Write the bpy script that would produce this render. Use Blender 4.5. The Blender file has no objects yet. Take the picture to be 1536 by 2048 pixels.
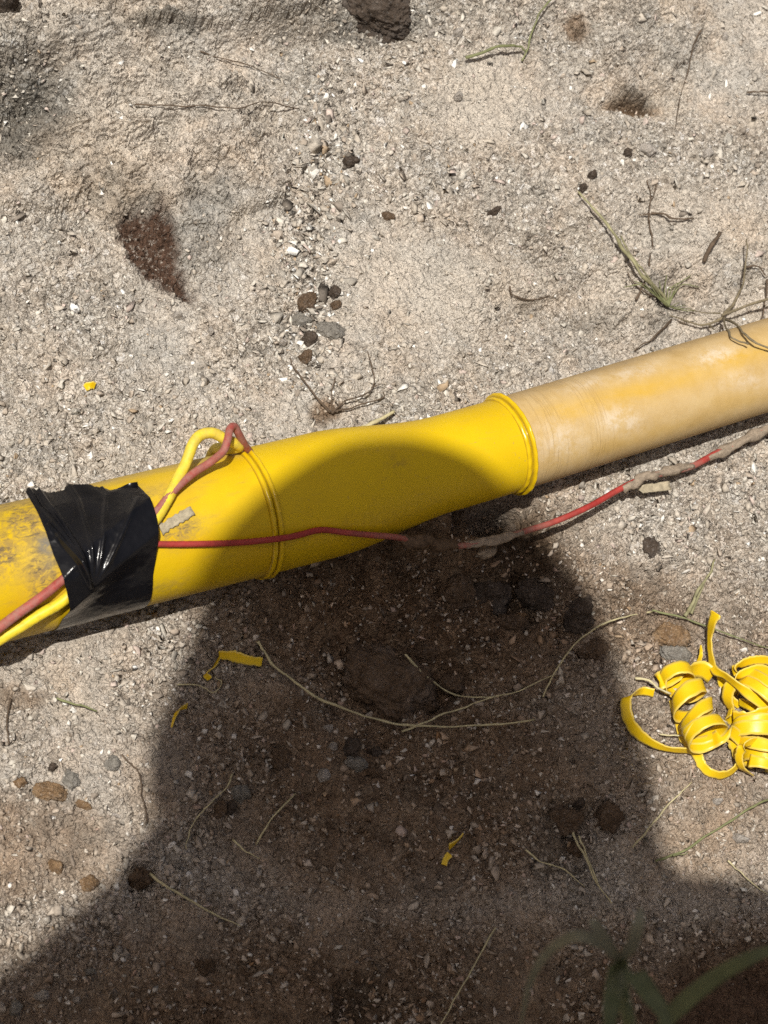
import bpy, math, random
import numpy as np
from mathutils import Vector

rng = np.random.default_rng(7)
random.seed(7)
sc = bpy.context.scene
COL = sc.collection

# ------------------------------------------------------------------ camera
def nrm(a):
    a = np.asarray(a, float)
    return a / np.linalg.norm(a)

FOC = 5000.0                       # focal length in pixels of the 1536 x 2048 photograph
DIST = 1.76
V = nrm([-.42, -.25, .873])        # from the ground towards the camera
AH = nrm(np.array([1., 0, 0]) - V[0] * V)
WH = np.cross(V, AH)
ROLL = math.radians(14.6)
R_ = math.cos(ROLL) * AH - math.sin(ROLL) * WH
U_ = math.sin(ROLL) * AH + math.cos(ROLL) * WH
CAM = V * DIST

cam_data = bpy.data.cameras.new('camera')
cam_data.sensor_fit = 'VERTICAL'
cam_data.sensor_height = 36.0
cam_data.lens = 36.0 * FOC / 2048.0
cam_data.clip_start = 0.01
cam_data.clip_end = 500.0
cam_data.dof.use_dof = True
cam_data.dof.focus_distance = 1.735
cam_data.dof.aperture_fstop = 14.0
cam = bpy.data.objects.new('camera', cam_data)
COL.objects.link(cam)
from mathutils import Matrix
cam.matrix_world = Matrix(((R_[0], U_[0], V[0], CAM[0]), (R_[1], U_[1], V[1], CAM[1]),
                           (R_[2], U_[2], V[2], CAM[2]), (0, 0, 0, 1)))
sc.camera = cam

# ------------------------------------------------------------------ light
SUN = nrm(-(.0154 * R_ - .2252 * U_ - V))       # towards the sun
sun_data = bpy.data.lights.new('sun', 'SUN')
sun_data.energy = 5.0
sun_data.angle = math.radians(0.55)
sun_data.color = (1.0, 0.955, 0.87)
sun = bpy.data.objects.new('sun', sun_data)
sun.rotation_euler = Vector(SUN).to_track_quat('Z', 'Y').to_euler()
sun.location = (0, 0, 4)
COL.objects.link(sun)
world = bpy.data.worlds.new('World')
sc.world = world
world.use_nodes = True
nt = world.node_tree
bg = nt.nodes['Background']
sky = nt.nodes.new('ShaderNodeTexSky')
sky.sky_type = 'NISHITA'
sky.sun_disc = False
sky.sun_elevation = math.asin(SUN[2])
sky.sun_rotation = math.atan2(SUN[0], SUN[1])
sky.dust_density = 6.0
sky.ozone_density = 0.3
nt.links.new(sky.outputs[0], bg.inputs[0])
bg.inputs[1].default_value = 0.05
sc.view_settings.view_transform = 'Standard'
sc.view_settings.look = 'None'
sc.view_settings.exposure = 0.0
sc.view_settings.gamma = 1.0
sc.cycles.use_denoising = False

# ------------------------------------------------------------------ pixel <-> place helpers
def pix(px, py, z=0.0):
    """point of height z that the photograph shows at this pixel"""
    d = -V + (px - 768) / FOC * R_ - (py - 1024) / FOC * U_
    return CAM + d * ((z - CAM[2]) / d[2])

def proj(p):
    q = np.asarray(p, float) - CAM
    z = -(q @ V)
    return 768 + FOC * (q @ R_) / z, 1024 - FOC * (q @ U_) / z

# ------------------------------------------------------------------ noise (numpy)
_perm = rng.permutation(4096)
_vals = rng.random(4096)
_v2 = rng.random((4096, 4))

def _h(ix, iy, seed):
    return _perm[(_perm[(ix + seed * 131) & 4095] + iy) & 4095]

def vnoise(x, y, seed=0):
    ix = np.floor(x).astype(np.int64); iy = np.floor(y).astype(np.int64)
    fx = x - ix; fy = y - iy
    ux = fx * fx * fx * (fx * (fx * 6 - 15) + 10); uy = fy * fy * fy * (fy * (fy * 6 - 15) + 10)
    a = _vals[_h(ix, iy, seed)]; b = _vals[_h(ix + 1, iy, seed)]
    c = _vals[_h(ix, iy + 1, seed)]; d = _vals[_h(ix + 1, iy + 1, seed)]
    return (a + (b - a) * ux) * (1 - uy) + (c + (d - c) * ux) * uy

def fbm(x, y, octv=4, seed=0, gain=.5):
    s = 0; a = 1; t = 0
    for o in range(octv):
        s = s + a * (vnoise(x * 2 ** o + 17.3 * o, y * 2 ** o - 9.1 * o, seed + o) - .5)
        t += a; a *= gain
    return s / t * 2

def flakes(x, y, seed=0, tilt=1.0):
    """cells, each a tilted little facet of its own height"""
    ix = np.floor(x).astype(np.int64); iy = np.floor(y).astype(np.int64)
    best = np.full(x.shape, 9e9); out = np.zeros(x.shape)
    for dx in (-1, 0, 1):
        for dy in (-1, 0, 1):
            hh = _h(ix + dx, iy + dy, seed)
            r4 = _v2[hh]
            cx = ix + dx + r4[..., 0]; cy = iy + dy + r4[..., 1]
            ex = x - cx; ey = y - cy
            d = ex * ex + ey * ey
            hv = r4[..., 2] + tilt * (ex * (_vals[hh] - .5) + ey * (_vals[(hh + 77) & 4095] - .5)) - .55 * d
            m = d < best
            best = np.where(m, d, best); out = np.where(m, hv, out)
    return out

def sst(a, b, x):
    t = np.clip((x - a) / (b - a), 0, 1)
    return t * t * (3 - 2 * t)

def ell(X, Y, cx, cy, rx, ry, rot=0.0, soft=1.0):
    c, s = math.cos(math.radians(rot)), math.sin(math.radians(rot))
    a = ((X - cx) * c + (Y - cy) * s) / rx
    b = (-(X - cx) * s + (Y - cy) * c) / ry
    return np.exp(-(a * a + b * b) ** soft)

# ------------------------------------------------------------------ mesh helpers
def link(o, parent=None):
    COL.objects.link(o)
    if parent is not None:
        o.parent = parent
    return o

def wloc(o):
    p = np.zeros(3)
    while o is not None:
        p = p + np.array(o.location); o = o.parent
    return p

def tag(o, label=None, cat=None, group=None, kind=None):
    if label: o['label'] = label
    if cat: o['category'] = cat
    if group: o['group'] = group
    if kind: o['kind'] = kind
    return o

def empty(name, loc):
    o = bpy.data.objects.new(name, None)
    o.empty_display_size = .02
    o.location = tuple(loc)
    return link(o)

def mesh_obj(name, verts, faces, mat, parent=None, smooth=True, attrs=None, origin=None):
    """one mesh object; verts in world coordinates"""
    verts = np.asarray(verts, float)
    off = np.zeros(3)
    me = bpy.data.meshes.new(name)
    o = bpy.data.objects.new(name, me)
    if parent is not None:
        off = wloc(parent)
    elif origin is not None:
        off = np.asarray(origin, float); o.location = tuple(off)
    me.from_pydata((verts - off).tolist(), [], faces)
    if smooth:
        me.polygons.foreach_set('use_smooth', [True] * len(me.polygons))
    if attrs:
        for k, arr in attrs.items():
            at = me.attributes.new(k, 'FLOAT', 'POINT')
            at.data.foreach_set('value', np.asarray(arr, np.float32))
    me.materials.append(mat)
    me.update()
    return link(o, parent)

def catmull(P, n=12):
    P = np.asarray(P, float)
    if len(P) < 3:
        t = np.linspace(0, 1, n + 1)[:, None]
        return P[0] * (1 - t) + P[-1] * t
    Q = np.vstack([2 * P[0] - P[1], P, 2 * P[-1] - P[-2]])
    out = []
    for i in range(1, len(Q) - 2):
        t = np.linspace(0, 1, n, endpoint=False)[:, None]
        a, b, c, d = Q[i - 1], Q[i], Q[i + 1], Q[i + 2]
        out.append(.5 * (2 * b + (c - a) * t + (2 * a - 5 * b + 4 * c - d) * t ** 2 + (3 * b - a - 3 * c + d) * t ** 3))
    out.append(P[-1:])
    return np.vstack(out)

def frames(path):
    T = np.gradient(path, axis=0)
    T /= np.linalg.norm(T, axis=1)[:, None] + 1e-12
    ref = np.array([0, 0, 1.]) if abs(T[0][2]) < .9 else np.array([1., 0, 0])
    n = ref - T[0] * (ref @ T[0]); n /= np.linalg.norm(n)
    N = [n]
    for i in range(1, len(path)):
        n = N[-1] - T[i] * (N[-1] @ T[i]); n = n / (np.linalg.norm(n) + 1e-12)
        N.append(n)
    N = np.array(N)
    return T, N, np.cross(T, N)

def tube(path, rad, n=8, caps=True, base=0, rfun=None):
    path = np.asarray(path, float)
    rad = np.broadcast_to(np.asarray(rad, float), (len(path),))
    T, N, B = frames(path)
    a = np.linspace(0, 2 * math.pi, n, endpoint=False)
    rr = rad[:, None] * np.ones(n)[None, :]
    if rfun is not None:
        rr = rr * rfun(len(path), n)
    vs = path[:, None, :] + rr[:, :, None] * (np.cos(a)[None, :, None] * N[:, None, :] + np.sin(a)[None, :, None] * B[:, None, :])
    vs = vs.reshape(-1, 3)
    L = len(path)
    fs = []
    for i in range(L - 1):
        for j in range(n):
            k = (j + 1) % n
            fs.append((base + i * n + j, base + i * n + k, base + (i + 1) * n + k, base + (i + 1) * n + j))
    if caps:
        fs.append(tuple(base + j for j in reversed(range(n))))
        fs.append(tuple(base + (L - 1) * n + j for j in range(n)))
    return vs, fs

class Bag:
    def __init__(self): self.v = []; self.f = []; self.n = 0
    def add(self, vs, fs):
        self.v.append(np.asarray(vs, float)); self.f += [tuple(i + self.n for i in f) for f in fs]; self.n += len(vs)
    def tube(self, path, rad, n=8, **k):
        vs, fs = tube(path, rad, n, **k); self.add(vs, fs)
    def verts(self): return np.vstack(self.v)

_ico = {}
def ico(sub):
    if sub not in _ico:
        import bmesh
        bm = bmesh.new(); bmesh.ops.create_icosphere(bm, subdivisions=sub, radius=1)
        v = np.array([w.co[:] for w in bm.verts]); f = [tuple(w.index for w in q.verts) for q in bm.faces]
        bm.free(); _ico[sub] = (v, f)
    return _ico[sub]

def n3(P, f, seed=0):
    """cheap 3d noise from three planes"""
    return (fbm(P[:, 0] * f + 5, P[:, 1] * f + 3, 4, seed) + fbm(P[:, 1] * f - 7, P[:, 2] * f + 11, 4, seed + 5) + fbm(P[:, 2] * f + 2, P[:, 0] * f - 13, 4, seed + 9)) / 1.7

# ------------------------------------------------------------------ materials
class M:
    def __init__(self, name):
        self.m = bpy.data.materials.new(name); self.m.use_nodes = True
        self.t = self.m.node_tree; self.b = self.t.nodes['Principled BSDF']
        self.b.inputs['Specular IOR Level'].default_value = .3
    def node(self, typ, **kw):
        n = self.t.nodes.new(typ)
        for k, v in kw.items():
            if k.startswith('i_'):
                n.inputs[k[2:].replace('_', ' ')].default_value = v
            else:
                setattr(n, k, v)
        return n
    def ln(self, a, b): self.t.links.new(a, b)
    def coord(self):
        if not hasattr(self, '_c'): self._c = self.node('ShaderNodeTexCoord').outputs['Object']
        return self._c
    def noise(self, scale, detail=4, rough=.55, dist=0.0, vec=None):
        n = self.node('ShaderNodeTexNoise'); n.inputs['Scale'].default_value = scale
        n.inputs['Detail'].default_value = detail; n.inputs['Roughness'].default_value = rough; n.inputs['Distortion'].default_value = dist
        self.ln(vec or self.coord(), n.inputs['Vector']); return n.outputs['Fac']
    def vor(self, scale, feature='F1', vec=None, rand=1.0):
        n = self.node('ShaderNodeTexVoronoi', feature=feature); n.inputs['Scale'].default_value = scale
        n.inputs['Randomness'].default_value = rand
        self.ln(vec or self.coord(), n.inputs['Vector']); return n
    def ramp(self, fac, stops, interp='LINEAR'):
        n = self.node('ShaderNodeValToRGB'); n.color_ramp.interpolation = interp
        e = n.color_ramp.elements
        while len(e) < len(stops): e.new(.5)
        for q, (p, c) in zip(e, stops):
            q.position = p; q.color = (c if len(c) == 4 else (*c, 1)) if hasattr(c, '__len__') else (c, c, c, 1)
        self.ln(fac, n.inputs[0]); return n.outputs[0]
    def mix(self, fac, a, b, mode='MIX'):
        n = self.node('ShaderNodeMix', data_type='RGBA', blend_type=mode)
        for sock, val in ((n.inputs[0], fac), (n.inputs[6], a), (n.inputs[7], b)):
            if isinstance(val, (int, float)): sock.default_value = val if sock.type == 'VALUE' else (val, val, val, 1)
            elif hasattr(val, '__len__'): sock.default_value = (*val, 1)
            else: self.ln(val, sock)
        return n.outputs[2]
    def math(self, op, a, b=0.0, c=None):
        n = self.node('ShaderNodeMath', operation=op)
        for i, val in enumerate((a, b) if c is None else (a, b, c)):
            if isinstance(val, (int, float)): n.inputs[i].default_value = val
            else: self.ln(val, n.inputs[i])
        return n.outputs[0]
    def attr(self, name, out='Fac'):
        return self.node('ShaderNodeAttribute', attribute_name=name).outputs[out]
    def map(self, scale=(1, 1, 1), rot=(0, 0, 0)):
        n = self.node('ShaderNodeMapping'); n.inputs['Scale'].default_value = scale; n.inputs['Rotation'].default_value = rot
        self.ln(self.coord(), n.inputs[0]); return n.outputs[0]
    def bump(self, h, strength, dist, prev=None):
        n = self.node('ShaderNodeBump'); n.inputs['Strength'].default_value = strength; n.inputs['Distance'].default_value = dist
        self.ln(h, n.inputs['Height'])
        if prev is not None: self.ln(prev, n.inputs['Normal'])
        return n.outputs[0]
    def set(self, **kw):
        names = dict(color='Base Color', rough='Roughness', normal='Normal', spec='Specular IOR Level', metal='Metallic', sub='Subsurface Weight', coat='Coat Weight')
        for k, val in kw.items():
            s = self.b.inputs[names[k]]
            if isinstance(val, (int, float)): s.default_value = val
            elif isinstance(val, tuple): s.default_value = (*val, 1)
            else: self.ln(val, s)
        return self.m

def mat_ground():
    m = M('ground')
    wob = m.node('ShaderNodeVectorMath', operation='MULTIPLY_ADD')
    nz = m.node('ShaderNodeTexNoise'); nz.inputs['Scale'].default_value = 160; nz.inputs['Detail'].default_value = 3
    m.ln(m.coord(), nz.inputs['Vector'])
    m.ln(nz.outputs['Color'], wob.inputs[0]); wob.inputs[1].default_value = (.006, .006, .006); m.ln(m.coord(), wob.inputs[2])
    w = wob.outputs[0]
    v1 = m.vor(165, vec=w); v2 = m.vor(330, vec=w); v3 = m.vor(800, vec=w)
    sep = []
    for v in (v1, v2, v3):
        s = m.node('ShaderNodeSeparateColor'); m.ln(v.outputs['Color'], s.inputs[0]); sep.append(s)
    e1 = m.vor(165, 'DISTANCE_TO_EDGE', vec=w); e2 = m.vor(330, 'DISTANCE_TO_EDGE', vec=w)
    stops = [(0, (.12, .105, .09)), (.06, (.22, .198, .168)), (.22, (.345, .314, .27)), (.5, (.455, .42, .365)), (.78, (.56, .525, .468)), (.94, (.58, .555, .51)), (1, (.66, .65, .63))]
    big_g = m.mix(m.ramp(e1.outputs['Distance'], [(.0, .95), (.07, 0.0)]), m.ramp(sep[0].outputs[0], stops), (.185, .15, .115))  # crevice shade between grains painted in as a dark edge colour
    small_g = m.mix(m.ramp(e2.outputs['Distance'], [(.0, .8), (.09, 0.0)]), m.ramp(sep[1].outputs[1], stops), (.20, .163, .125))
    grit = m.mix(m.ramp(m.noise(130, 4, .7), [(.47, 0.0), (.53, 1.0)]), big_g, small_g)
    grit = m.mix(.15, grit, m.ramp(sep[2].outputs[2], stops))
    # broad hue changes of the dirt: sandy, pinkish, grey
    big = m.ramp(m.noise(9, 4, .6), [(.32, (.42, .405, .37)), (.5, (.50, .455, .395)), (.68, (.52, .45, .36))])
    med = m.ramp(m.noise(60, 7, .72), [(.3, .55), (.5, 1.0), (.7, 1.22)])
    sand = m.mix(1, big, med, 'MULTIPLY')
    fine = m.ramp(m.noise(900, 4, .75), [(.32, .68), (.68, 1.22)])
    sand = m.mix(1, sand, fine, 'MULTIPLY')
    grav = m.attr('grav')
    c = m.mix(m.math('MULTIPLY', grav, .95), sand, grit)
    # hue tint on grit too
    c = m.mix(.35, c, m.mix(1, c, m.ramp(m.noise(22, 5, .6), [(.35, (.80, .84, .86)), (.5, (1.02, .99, .95)), (.65, (1.18, 1.02, .86))]), 'MULTIPLY'))
    c = m.mix(1, c, (1.20, 1.195, 1.215), 'MULTIPLY')
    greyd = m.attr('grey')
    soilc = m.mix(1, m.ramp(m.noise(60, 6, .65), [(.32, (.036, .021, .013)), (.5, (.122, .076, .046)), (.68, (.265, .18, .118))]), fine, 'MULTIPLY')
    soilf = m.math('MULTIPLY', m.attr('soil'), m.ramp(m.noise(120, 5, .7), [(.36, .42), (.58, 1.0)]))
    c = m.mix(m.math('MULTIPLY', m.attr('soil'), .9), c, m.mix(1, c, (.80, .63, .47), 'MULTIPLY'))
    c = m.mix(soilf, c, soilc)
    c = m.mix(greyd, c, m.mix(1, c, (.40, .405, .40), 'MULTIPLY'))  # grey tone, plus shade painted into hollows and under ledges
    stainf = m.math('MULTIPLY', m.attr('stain'), m.ramp(m.noise(260, 5, .75), [(.34, .25), (.46, 1.0)]))
    c = m.mix(stainf, c, m.mix(1, m.ramp(m.noise(70, 6, .7), [(.3, (.062, .036, .024)), (.7, (.135, .082, .058))]), fine, 'MULTIPLY'))
    # thin film of sand in patches
    c = m.mix(m.math('MULTIPLY', m.attr('sandy'), .8), c, m.mix(1, (.64, .57, .485), fine, 'MULTIPLY'))
    b = m.bump(m.noise(300, 5, .65, 1.2), .7, .004)
    b = m.bump(e1.outputs['Distance'], .6, .008, b)
    b = m.bump(e2.outputs['Distance'], .5, .004, b)
    b = m.bump(m.noise(900, 4, .7), .4, .0014, b)
    return m.set(color=c, rough=.95, normal=b, spec=.12)

def mat_chips():
    m = M('gravel')
    c = m.attr('tint', 'Color')
    c = m.mix(1, c, m.ramp(m.noise(700, 4, .7), [(.3, .75), (.7, 1.2)]), 'MULTIPLY')
    b = m.bump(m.noise(1100, 3, .6), .3, .001)
    return m.set(color=c, rough=.9, normal=b, spec=.15)

def mat_stone(name, dark, mid, light, dust=.35):
    m = M(name)
    c = m.ramp(m.noise(70, 6, .68, .6), [(.28, dark), (.5, mid), (.74, light)])
    sp = m.ramp(m.noise(420, 4, .75), [(.54, 0.0), (.66, 1.0)])
    c = m.mix(m.math('MULTIPLY', sp, dust * 1.5), c, tuple(.5 * a + .16 for a in light))
    sp2 = m.ramp(m.noise(30, 5, .7), [(.50, 0.0), (.66, 1.0)])
    c = m.mix(m.math('MULTIPLY', sp2, dust * 1.4), c, tuple(.6 * a + .09 for a in light))
    c = m.mix(1, c, m.ramp(m.noise(800, 4, .75), [(.32, .6), (.68, 1.3)]), 'MULTIPLY')
    b = m.bump(m.noise(260, 7, .75), .9, .004)
    return m.set(color=c, rough=.92, normal=b, spec=.15)

def mat_plain(name, col, rough=.6, var=.25, scale=80, spec=.3, bump=.0):
    m = M(name)
    n = m.ramp(m.noise(scale, 5, .65), [(.3, 1 - var), (.7, 1 + var)])
    c = m.mix(1, col, n, 'MULTIPLY')
    kw = {}
    if bump: kw['normal'] = m.bump(m.noise(scale * 3, 4, .65), bump, .001)
    return m.set(color=c, rough=rough, spec=spec, **kw)

def mat_yellow_pipe():
    m = M('yellow_polyethylene')
    base = m.mix(m.ramp(m.noise(28, 4, .6), [(.35, 0.0), (.7, 1.0)]), (.64, .435, .003), (.58, .37, .003))
    d = m.attr('dirt')
    scr = m.noise(1, 5, .75, 1.5, m.map((90, 260, 260)))
    mask = m.math('MULTIPLY', d, m.ramp(m.noise(150, 6, .8, .8), [(.40, 0.0), (.56, 1.0)]))
    mask2 = m.math('MULTIPLY', d, m.ramp(scr, [(.52, 0.0), (.60, 1.0)]))
    shade_film = m.math('MULTIPLY', m.attr('shade_film'), m.ramp(m.noise(60, 5, .7), [(.25, .35), (.7, 1.0)]))
    c = m.mix(m.math('MULTIPLY', shade_film, .75), base, (.34, .27, .17))
    c = m.mix(m.math('MULTIPLY', mask, .82), c, (.22, .15, .07))
    c = m.mix(m.math('MULTIPLY', mask2, .8), c, (.10, .075, .05))
    mud = m.math('MULTIPLY', m.attr('mud'), m.ramp(m.noise(200, 5, .7), [(.35, .4), (.55, 1.0)]))
    c = m.mix(mud, c, (.17, .155, .13))
    # rubbed handling marks
    sm = m.ramp(m.noise(1, 6, .75, .5, m.map((30, 110, 110))), [(.54, 0.0), (.70, 1.0)])
    c = m.mix(m.math('MULTIPLY', sm, .34), c, (.30, .21, .06))
    r = m.math('ADD', .44, m.math('MULTIPLY', m.math('MAXIMUM', mask, shade_film), .4))
    b = m.bump(m.noise(500, 3, .6), .08, .0006)
    b = m.bump(m.noise(1, 3, .5, 0, m.map((14, 420, 420))), .05, .0006, b)
    return m.set(color=c, rough=r, normal=b, spec=.35)

def mat_reducer():
    m = M('yellow_fitting')
    base = m.mix(m.ramp(m.noise(18, 3, .6), [(.35, 0.0), (.7, 1.0)]), (.65, .445, .003), (.60, .395, .003))
    d = m.math('MULTIPLY', m.attr('dirt'), m.ramp(m.noise(170, 6, .75), [(.45, 0.0), (.62, 1.0)]))
    c = m.mix(m.math('MULTIPLY', d, .7), base, (.30, .20, .03))
    sm = m.ramp(m.noise(1, 6, .75, .6, m.map((34, 90, 90))), [(.56, 0.0), (.72, 1.0)])
    c = m.mix(m.math('MULTIPLY', sm, .22), c, (.40, .27, .05))
    sc_ = m.ramp(m.noise(1, 3, .6, .3, m.map((22, 520, 520))), [(.66, 0.0), (.70, 1.0)])
    c = m.mix(m.math('MULTIPLY', sc_, .28), c, (.42, .30, .06))
    sp = m.ramp(m.noise(420, 2, .6), [(.66, 0.0), (.74, 1.0)])
    c = m.mix(m.math('MULTIPLY', sp, .4), c, (.34, .24, .07))
    b = m.bump(m.noise(480, 3, .6), .10, .0006)
    return m.set(color=c, rough=.42, normal=b, spec=.35)

def mat_bead():
    m = M('weld_plastic')
    base = m.mix(m.ramp(m.noise(40, 3, .6), [(.35, 0.0), (.7, 1.0)]), (.66, .445, .004), (.61, .40, .004))
    g = m.math('MULTIPLY', m.attr('groove'), m.ramp(m.noise(90, 4, .7), [(.3, .5), (.6, 1.0)]))
    c = m.mix(m.math('MULTIPLY', g, .8), base, (.22, .14, .02))
    return m.set(color=c, rough=.26, normal=m.bump(m.noise(300, 3, .6), .1, .0006), spec=.45)

def mat_pale_pipe():
    m = M('peeled_pipe')
    base = m.ramp(m.noise(40, 5, .65), [(.3, (.42, .285, .115)), (.5, (.49, .345, .155)), (.7, (.54, .40, .205))])
    y = m.math('MULTIPLY', m.attr('yellow'), m.ramp(m.noise(1, 5, .65, .6, m.map((16, 60, 60))), [(.26, .35), (.60, 1.0)]))
    c = m.mix(m.math('MULTIPLY', y, .95), base, (.54, .33, .035))
    ch = m.math('MULTIPLY', m.math('ADD', m.attr('chalk'), .06), m.ramp(m.noise(110, 7, .78), [(.40, 0.0), (.60, 1.0)]))
    c = m.mix(m.math('MULTIPLY', ch, .75), c, (.64, .56, .45))
    spk = m.ramp(m.noise(620, 2, .6), [(.70, 0.0), (.76, 1.0)])
    c = m.mix(m.math('MULTIPLY', spk, .25), c, (.44, .31, .16))
    ring = m.math('MULTIPLY', m.attr('rings'), m.ramp(m.noise(1, 3, .6, .2, m.map((520, 30, 30))), [(.52, 0.0), (.62, 1.0)]))
    c = m.mix(m.math('MULTIPLY', ring, .40), c, (.40, .26, .10))
    shade_film = m.math('MULTIPLY', m.attr('shade_film'), m.ramp(m.noise(90, 5, .7), [(.3, .3), (.7, 1.0)]))
    c = m.mix(m.math('MULTIPLY', shade_film, .7), c, (.30, .225, .14))
    b = m.bump(m.noise(500, 4, .6), .15, .0006)
    b = m.bump(ring, .5, -.0004, b)
    return m.set(color=c, rough=.72, normal=b, spec=.2)

def mat_tape():
    m = M('black_tape')
    c = m.ramp(m.noise(60, 4, .6), [(.3, (.004, .004, .005)), (.7, (.008, .008, .010))])
    b = m.bump(m.noise(1, 4, .6, .3, m.map((500, 30, 60))), .10, .0006)
    b = m.bump(m.noise(240, 3, .5, .8), .10, .0008, b)
    r = m.ramp(m.noise(90, 4, .6), [(.3, .12), (.7, .26)])
    return m.set(color=c, rough=r, normal=b, spec=.3)

def mat_wire(name, col, dust):
    m = M(name)
    c = m.mix(1, col, m.ramp(m.noise(140, 4, .6), [(.3, .75), (.7, 1.2)]), 'MULTIPLY')
    dm = m.math('MULTIPLY', m.attr('dust'), m.ramp(m.noise(230, 5, .75), [(.32, .25), (.58, 1.0)]))
    c = m.mix(dm, c, dust)
    b = m.bump(m.noise(500, 4, .6), .25, .0008)
    return m.set(color=c, rough=m.math('ADD', .42, m.math('MULTIPLY', dm, .45)), normal=b, spec=.35)

def mat_shaving():
    m = M('yellow_shaving')
    c = m.ramp(m.noise(60, 4, .6), [(.3, (.66, .42, .005)), (.7, (.72, .50, .008))])
    sp = m.ramp(m.noise(420, 4, .7), [(.66, 0.0), (.74, 1.0)])
    c = m.mix(m.math('MULTIPLY', sp, .5), c, (.36, .24, .05))
    c = m.mix(m.math('MULTIPLY', m.attr('edge'), .75), c, (.70, .55, .16))
    b = m.bump(m.noise(400, 3, .6), .12, .0006)
    return m.set(color=c, rough=.36, normal=b, spec=.4)

MAT = dict(
    ground=mat_ground(), chips=mat_chips(), yellow=mat_yellow_pipe(), reducer=mat_reducer(), bead=mat_bead(), pale=mat_pale_pipe(), tape=mat_tape(),
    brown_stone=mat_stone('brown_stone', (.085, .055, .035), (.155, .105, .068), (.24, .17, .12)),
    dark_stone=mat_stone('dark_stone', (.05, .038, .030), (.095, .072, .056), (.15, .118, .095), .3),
    grey_stone=mat_stone('grey_stone', (.17, .155, .135), (.27, .25, .22), (.38, .355, .32), .35),
    pale_stone=mat_stone('pale_stone', (.33, .29, .25), (.44, .40, .36), (.58, .55, .52), .2),
    rust_stone=mat_stone('rust_stone', (.17, .105, .06), (.28, .18, .10), (.40, .28, .17), .45),
    red_wire=mat_wire('red_wire', (.33, .030, .026), (.30, .17, .135)),
    yellow_wire=mat_wire('yellow_wire', (.74, .56, .015), (.50, .40, .16)),
    shaving=mat_shaving(),
    straw=mat_plain('straw', (.46, .41, .25), .7, .3, 160),
    green_stem=mat_plain('green_stem', (.17, .18, .085), .65, .3, 160),
    olive=mat_plain('olive_stem', (.25, .235, .135), .7, .35, 160),
    root=mat_plain('root', (.10, .072, .05), .9, .4, 220),
    palesoil=mat_plain('mud', (.29, .235, .18), .95, .3, 300, .1, .8),
    darkmud=mat_plain('wet_mud', (.13, .088, .058), .95, .35, 300, .1, .8),
    leaf=mat_plain('leaf', (.125, .135, .060), .55, .35, 40),
    leafpale=mat_plain('leaf_node', (.22, .205, .135), .6, .3, 40),
    greytape=mat_plain('grey_tape', (.36, .31, .22), .8, .3, 260, .2, .5),
    twig=mat_plain('twig', (.17, .14, .09), .8, .35, 200))

# ------------------------------------------------------------------ ground
def axis_lines(lo, hi, step, far):
    core = np.arange(lo, hi + step, step)
    out = []; p = step
    a = []; x = hi + step
    while x < far:
        p *= 1.16; x += p; a.append(x)
    b = []; p = step; x = lo
    while x > -far:
        p *= 1.16; x -= p; b.append(x)
    return np.array(b[::-1] + list(core) + a)

gx = axis_lines(-.44, .56, .00082, 60)
gy = axis_lines(-.49, .50, .00082, 60)
GX, GY = np.meshgrid(gx, gy)
q = np.stack([GX, GY, 0 * GX], -1) - CAM
dep = np.maximum(-(q @ V), .05)
PX = np.clip(768 + FOC * (q @ R_) / dep, -6000, 8000)
PY = np.clip(1024 - FOC * (q @ U_) / dep, -6000, 8000)
near = np.exp(-((np.maximum(np.abs(GX - .06) - .55, 0)) ** 2 + (np.maximum(np.abs(GY) - .55, 0)) ** 2) / .15)

# masks of the soil, some with shade painted in
warp = 40 * fbm(PX / 170, PY / 170, 4, 40)
warp2 = 40 * fbm(PX / 170 + 31, PY / 170, 4, 44)
WX, WY = PX + warp, PY + warp2
SAX, SAY = PX + .25 * warp, PY + .25 * warp2
strip = np.zeros_like(PX)
for (x0, y0, x1, y1, w) in ((690, 190, 655, 330, 40), (655, 330, 610, 470, 55), (610, 470, 640, 590, 50), (640, 590, 610, 720, 48)):
    t = np.clip(((PX - x0) * (x1 - x0) + (PY - y0) * (y1 - y0)) / ((x1 - x0) ** 2 + (y1 - y0) ** 2), 0, 1)
    dd = np.hypot(PX - x0 - t * (x1 - x0) + warp * .4, PY - y0 - t * (y1 - y0) + warp2 * .4)
    strip = np.maximum(strip, np.exp(-(dd / w) ** 2))
soil = 1.0 * ell(WX, WY, 830, 1230, 430, 270, 12, 2)  # brown soil, also painted darker to deepen the big cast shadow
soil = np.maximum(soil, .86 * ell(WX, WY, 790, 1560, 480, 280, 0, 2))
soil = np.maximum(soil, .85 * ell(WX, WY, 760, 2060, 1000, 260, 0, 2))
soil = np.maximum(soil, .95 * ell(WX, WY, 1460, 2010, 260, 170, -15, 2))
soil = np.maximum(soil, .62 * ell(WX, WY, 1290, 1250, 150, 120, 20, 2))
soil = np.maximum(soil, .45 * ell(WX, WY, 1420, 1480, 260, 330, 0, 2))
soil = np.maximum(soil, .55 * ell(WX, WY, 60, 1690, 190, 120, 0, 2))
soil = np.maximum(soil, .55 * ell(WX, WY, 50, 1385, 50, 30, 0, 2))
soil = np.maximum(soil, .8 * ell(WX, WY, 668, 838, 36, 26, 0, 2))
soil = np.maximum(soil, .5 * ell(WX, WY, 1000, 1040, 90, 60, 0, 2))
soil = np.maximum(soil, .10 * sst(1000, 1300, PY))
soil = np.maximum(soil, .95 * ell(SAX, SAY, 1276, 204, 56, 14, 4, 2))  # shade under the right lump painted in with the soil colour
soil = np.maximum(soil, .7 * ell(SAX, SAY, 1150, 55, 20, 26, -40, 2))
soil = np.maximum(soil, 1.0 * ell(WX, WY, 1030, 1120, 120, 90, 30, 2))
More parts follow.
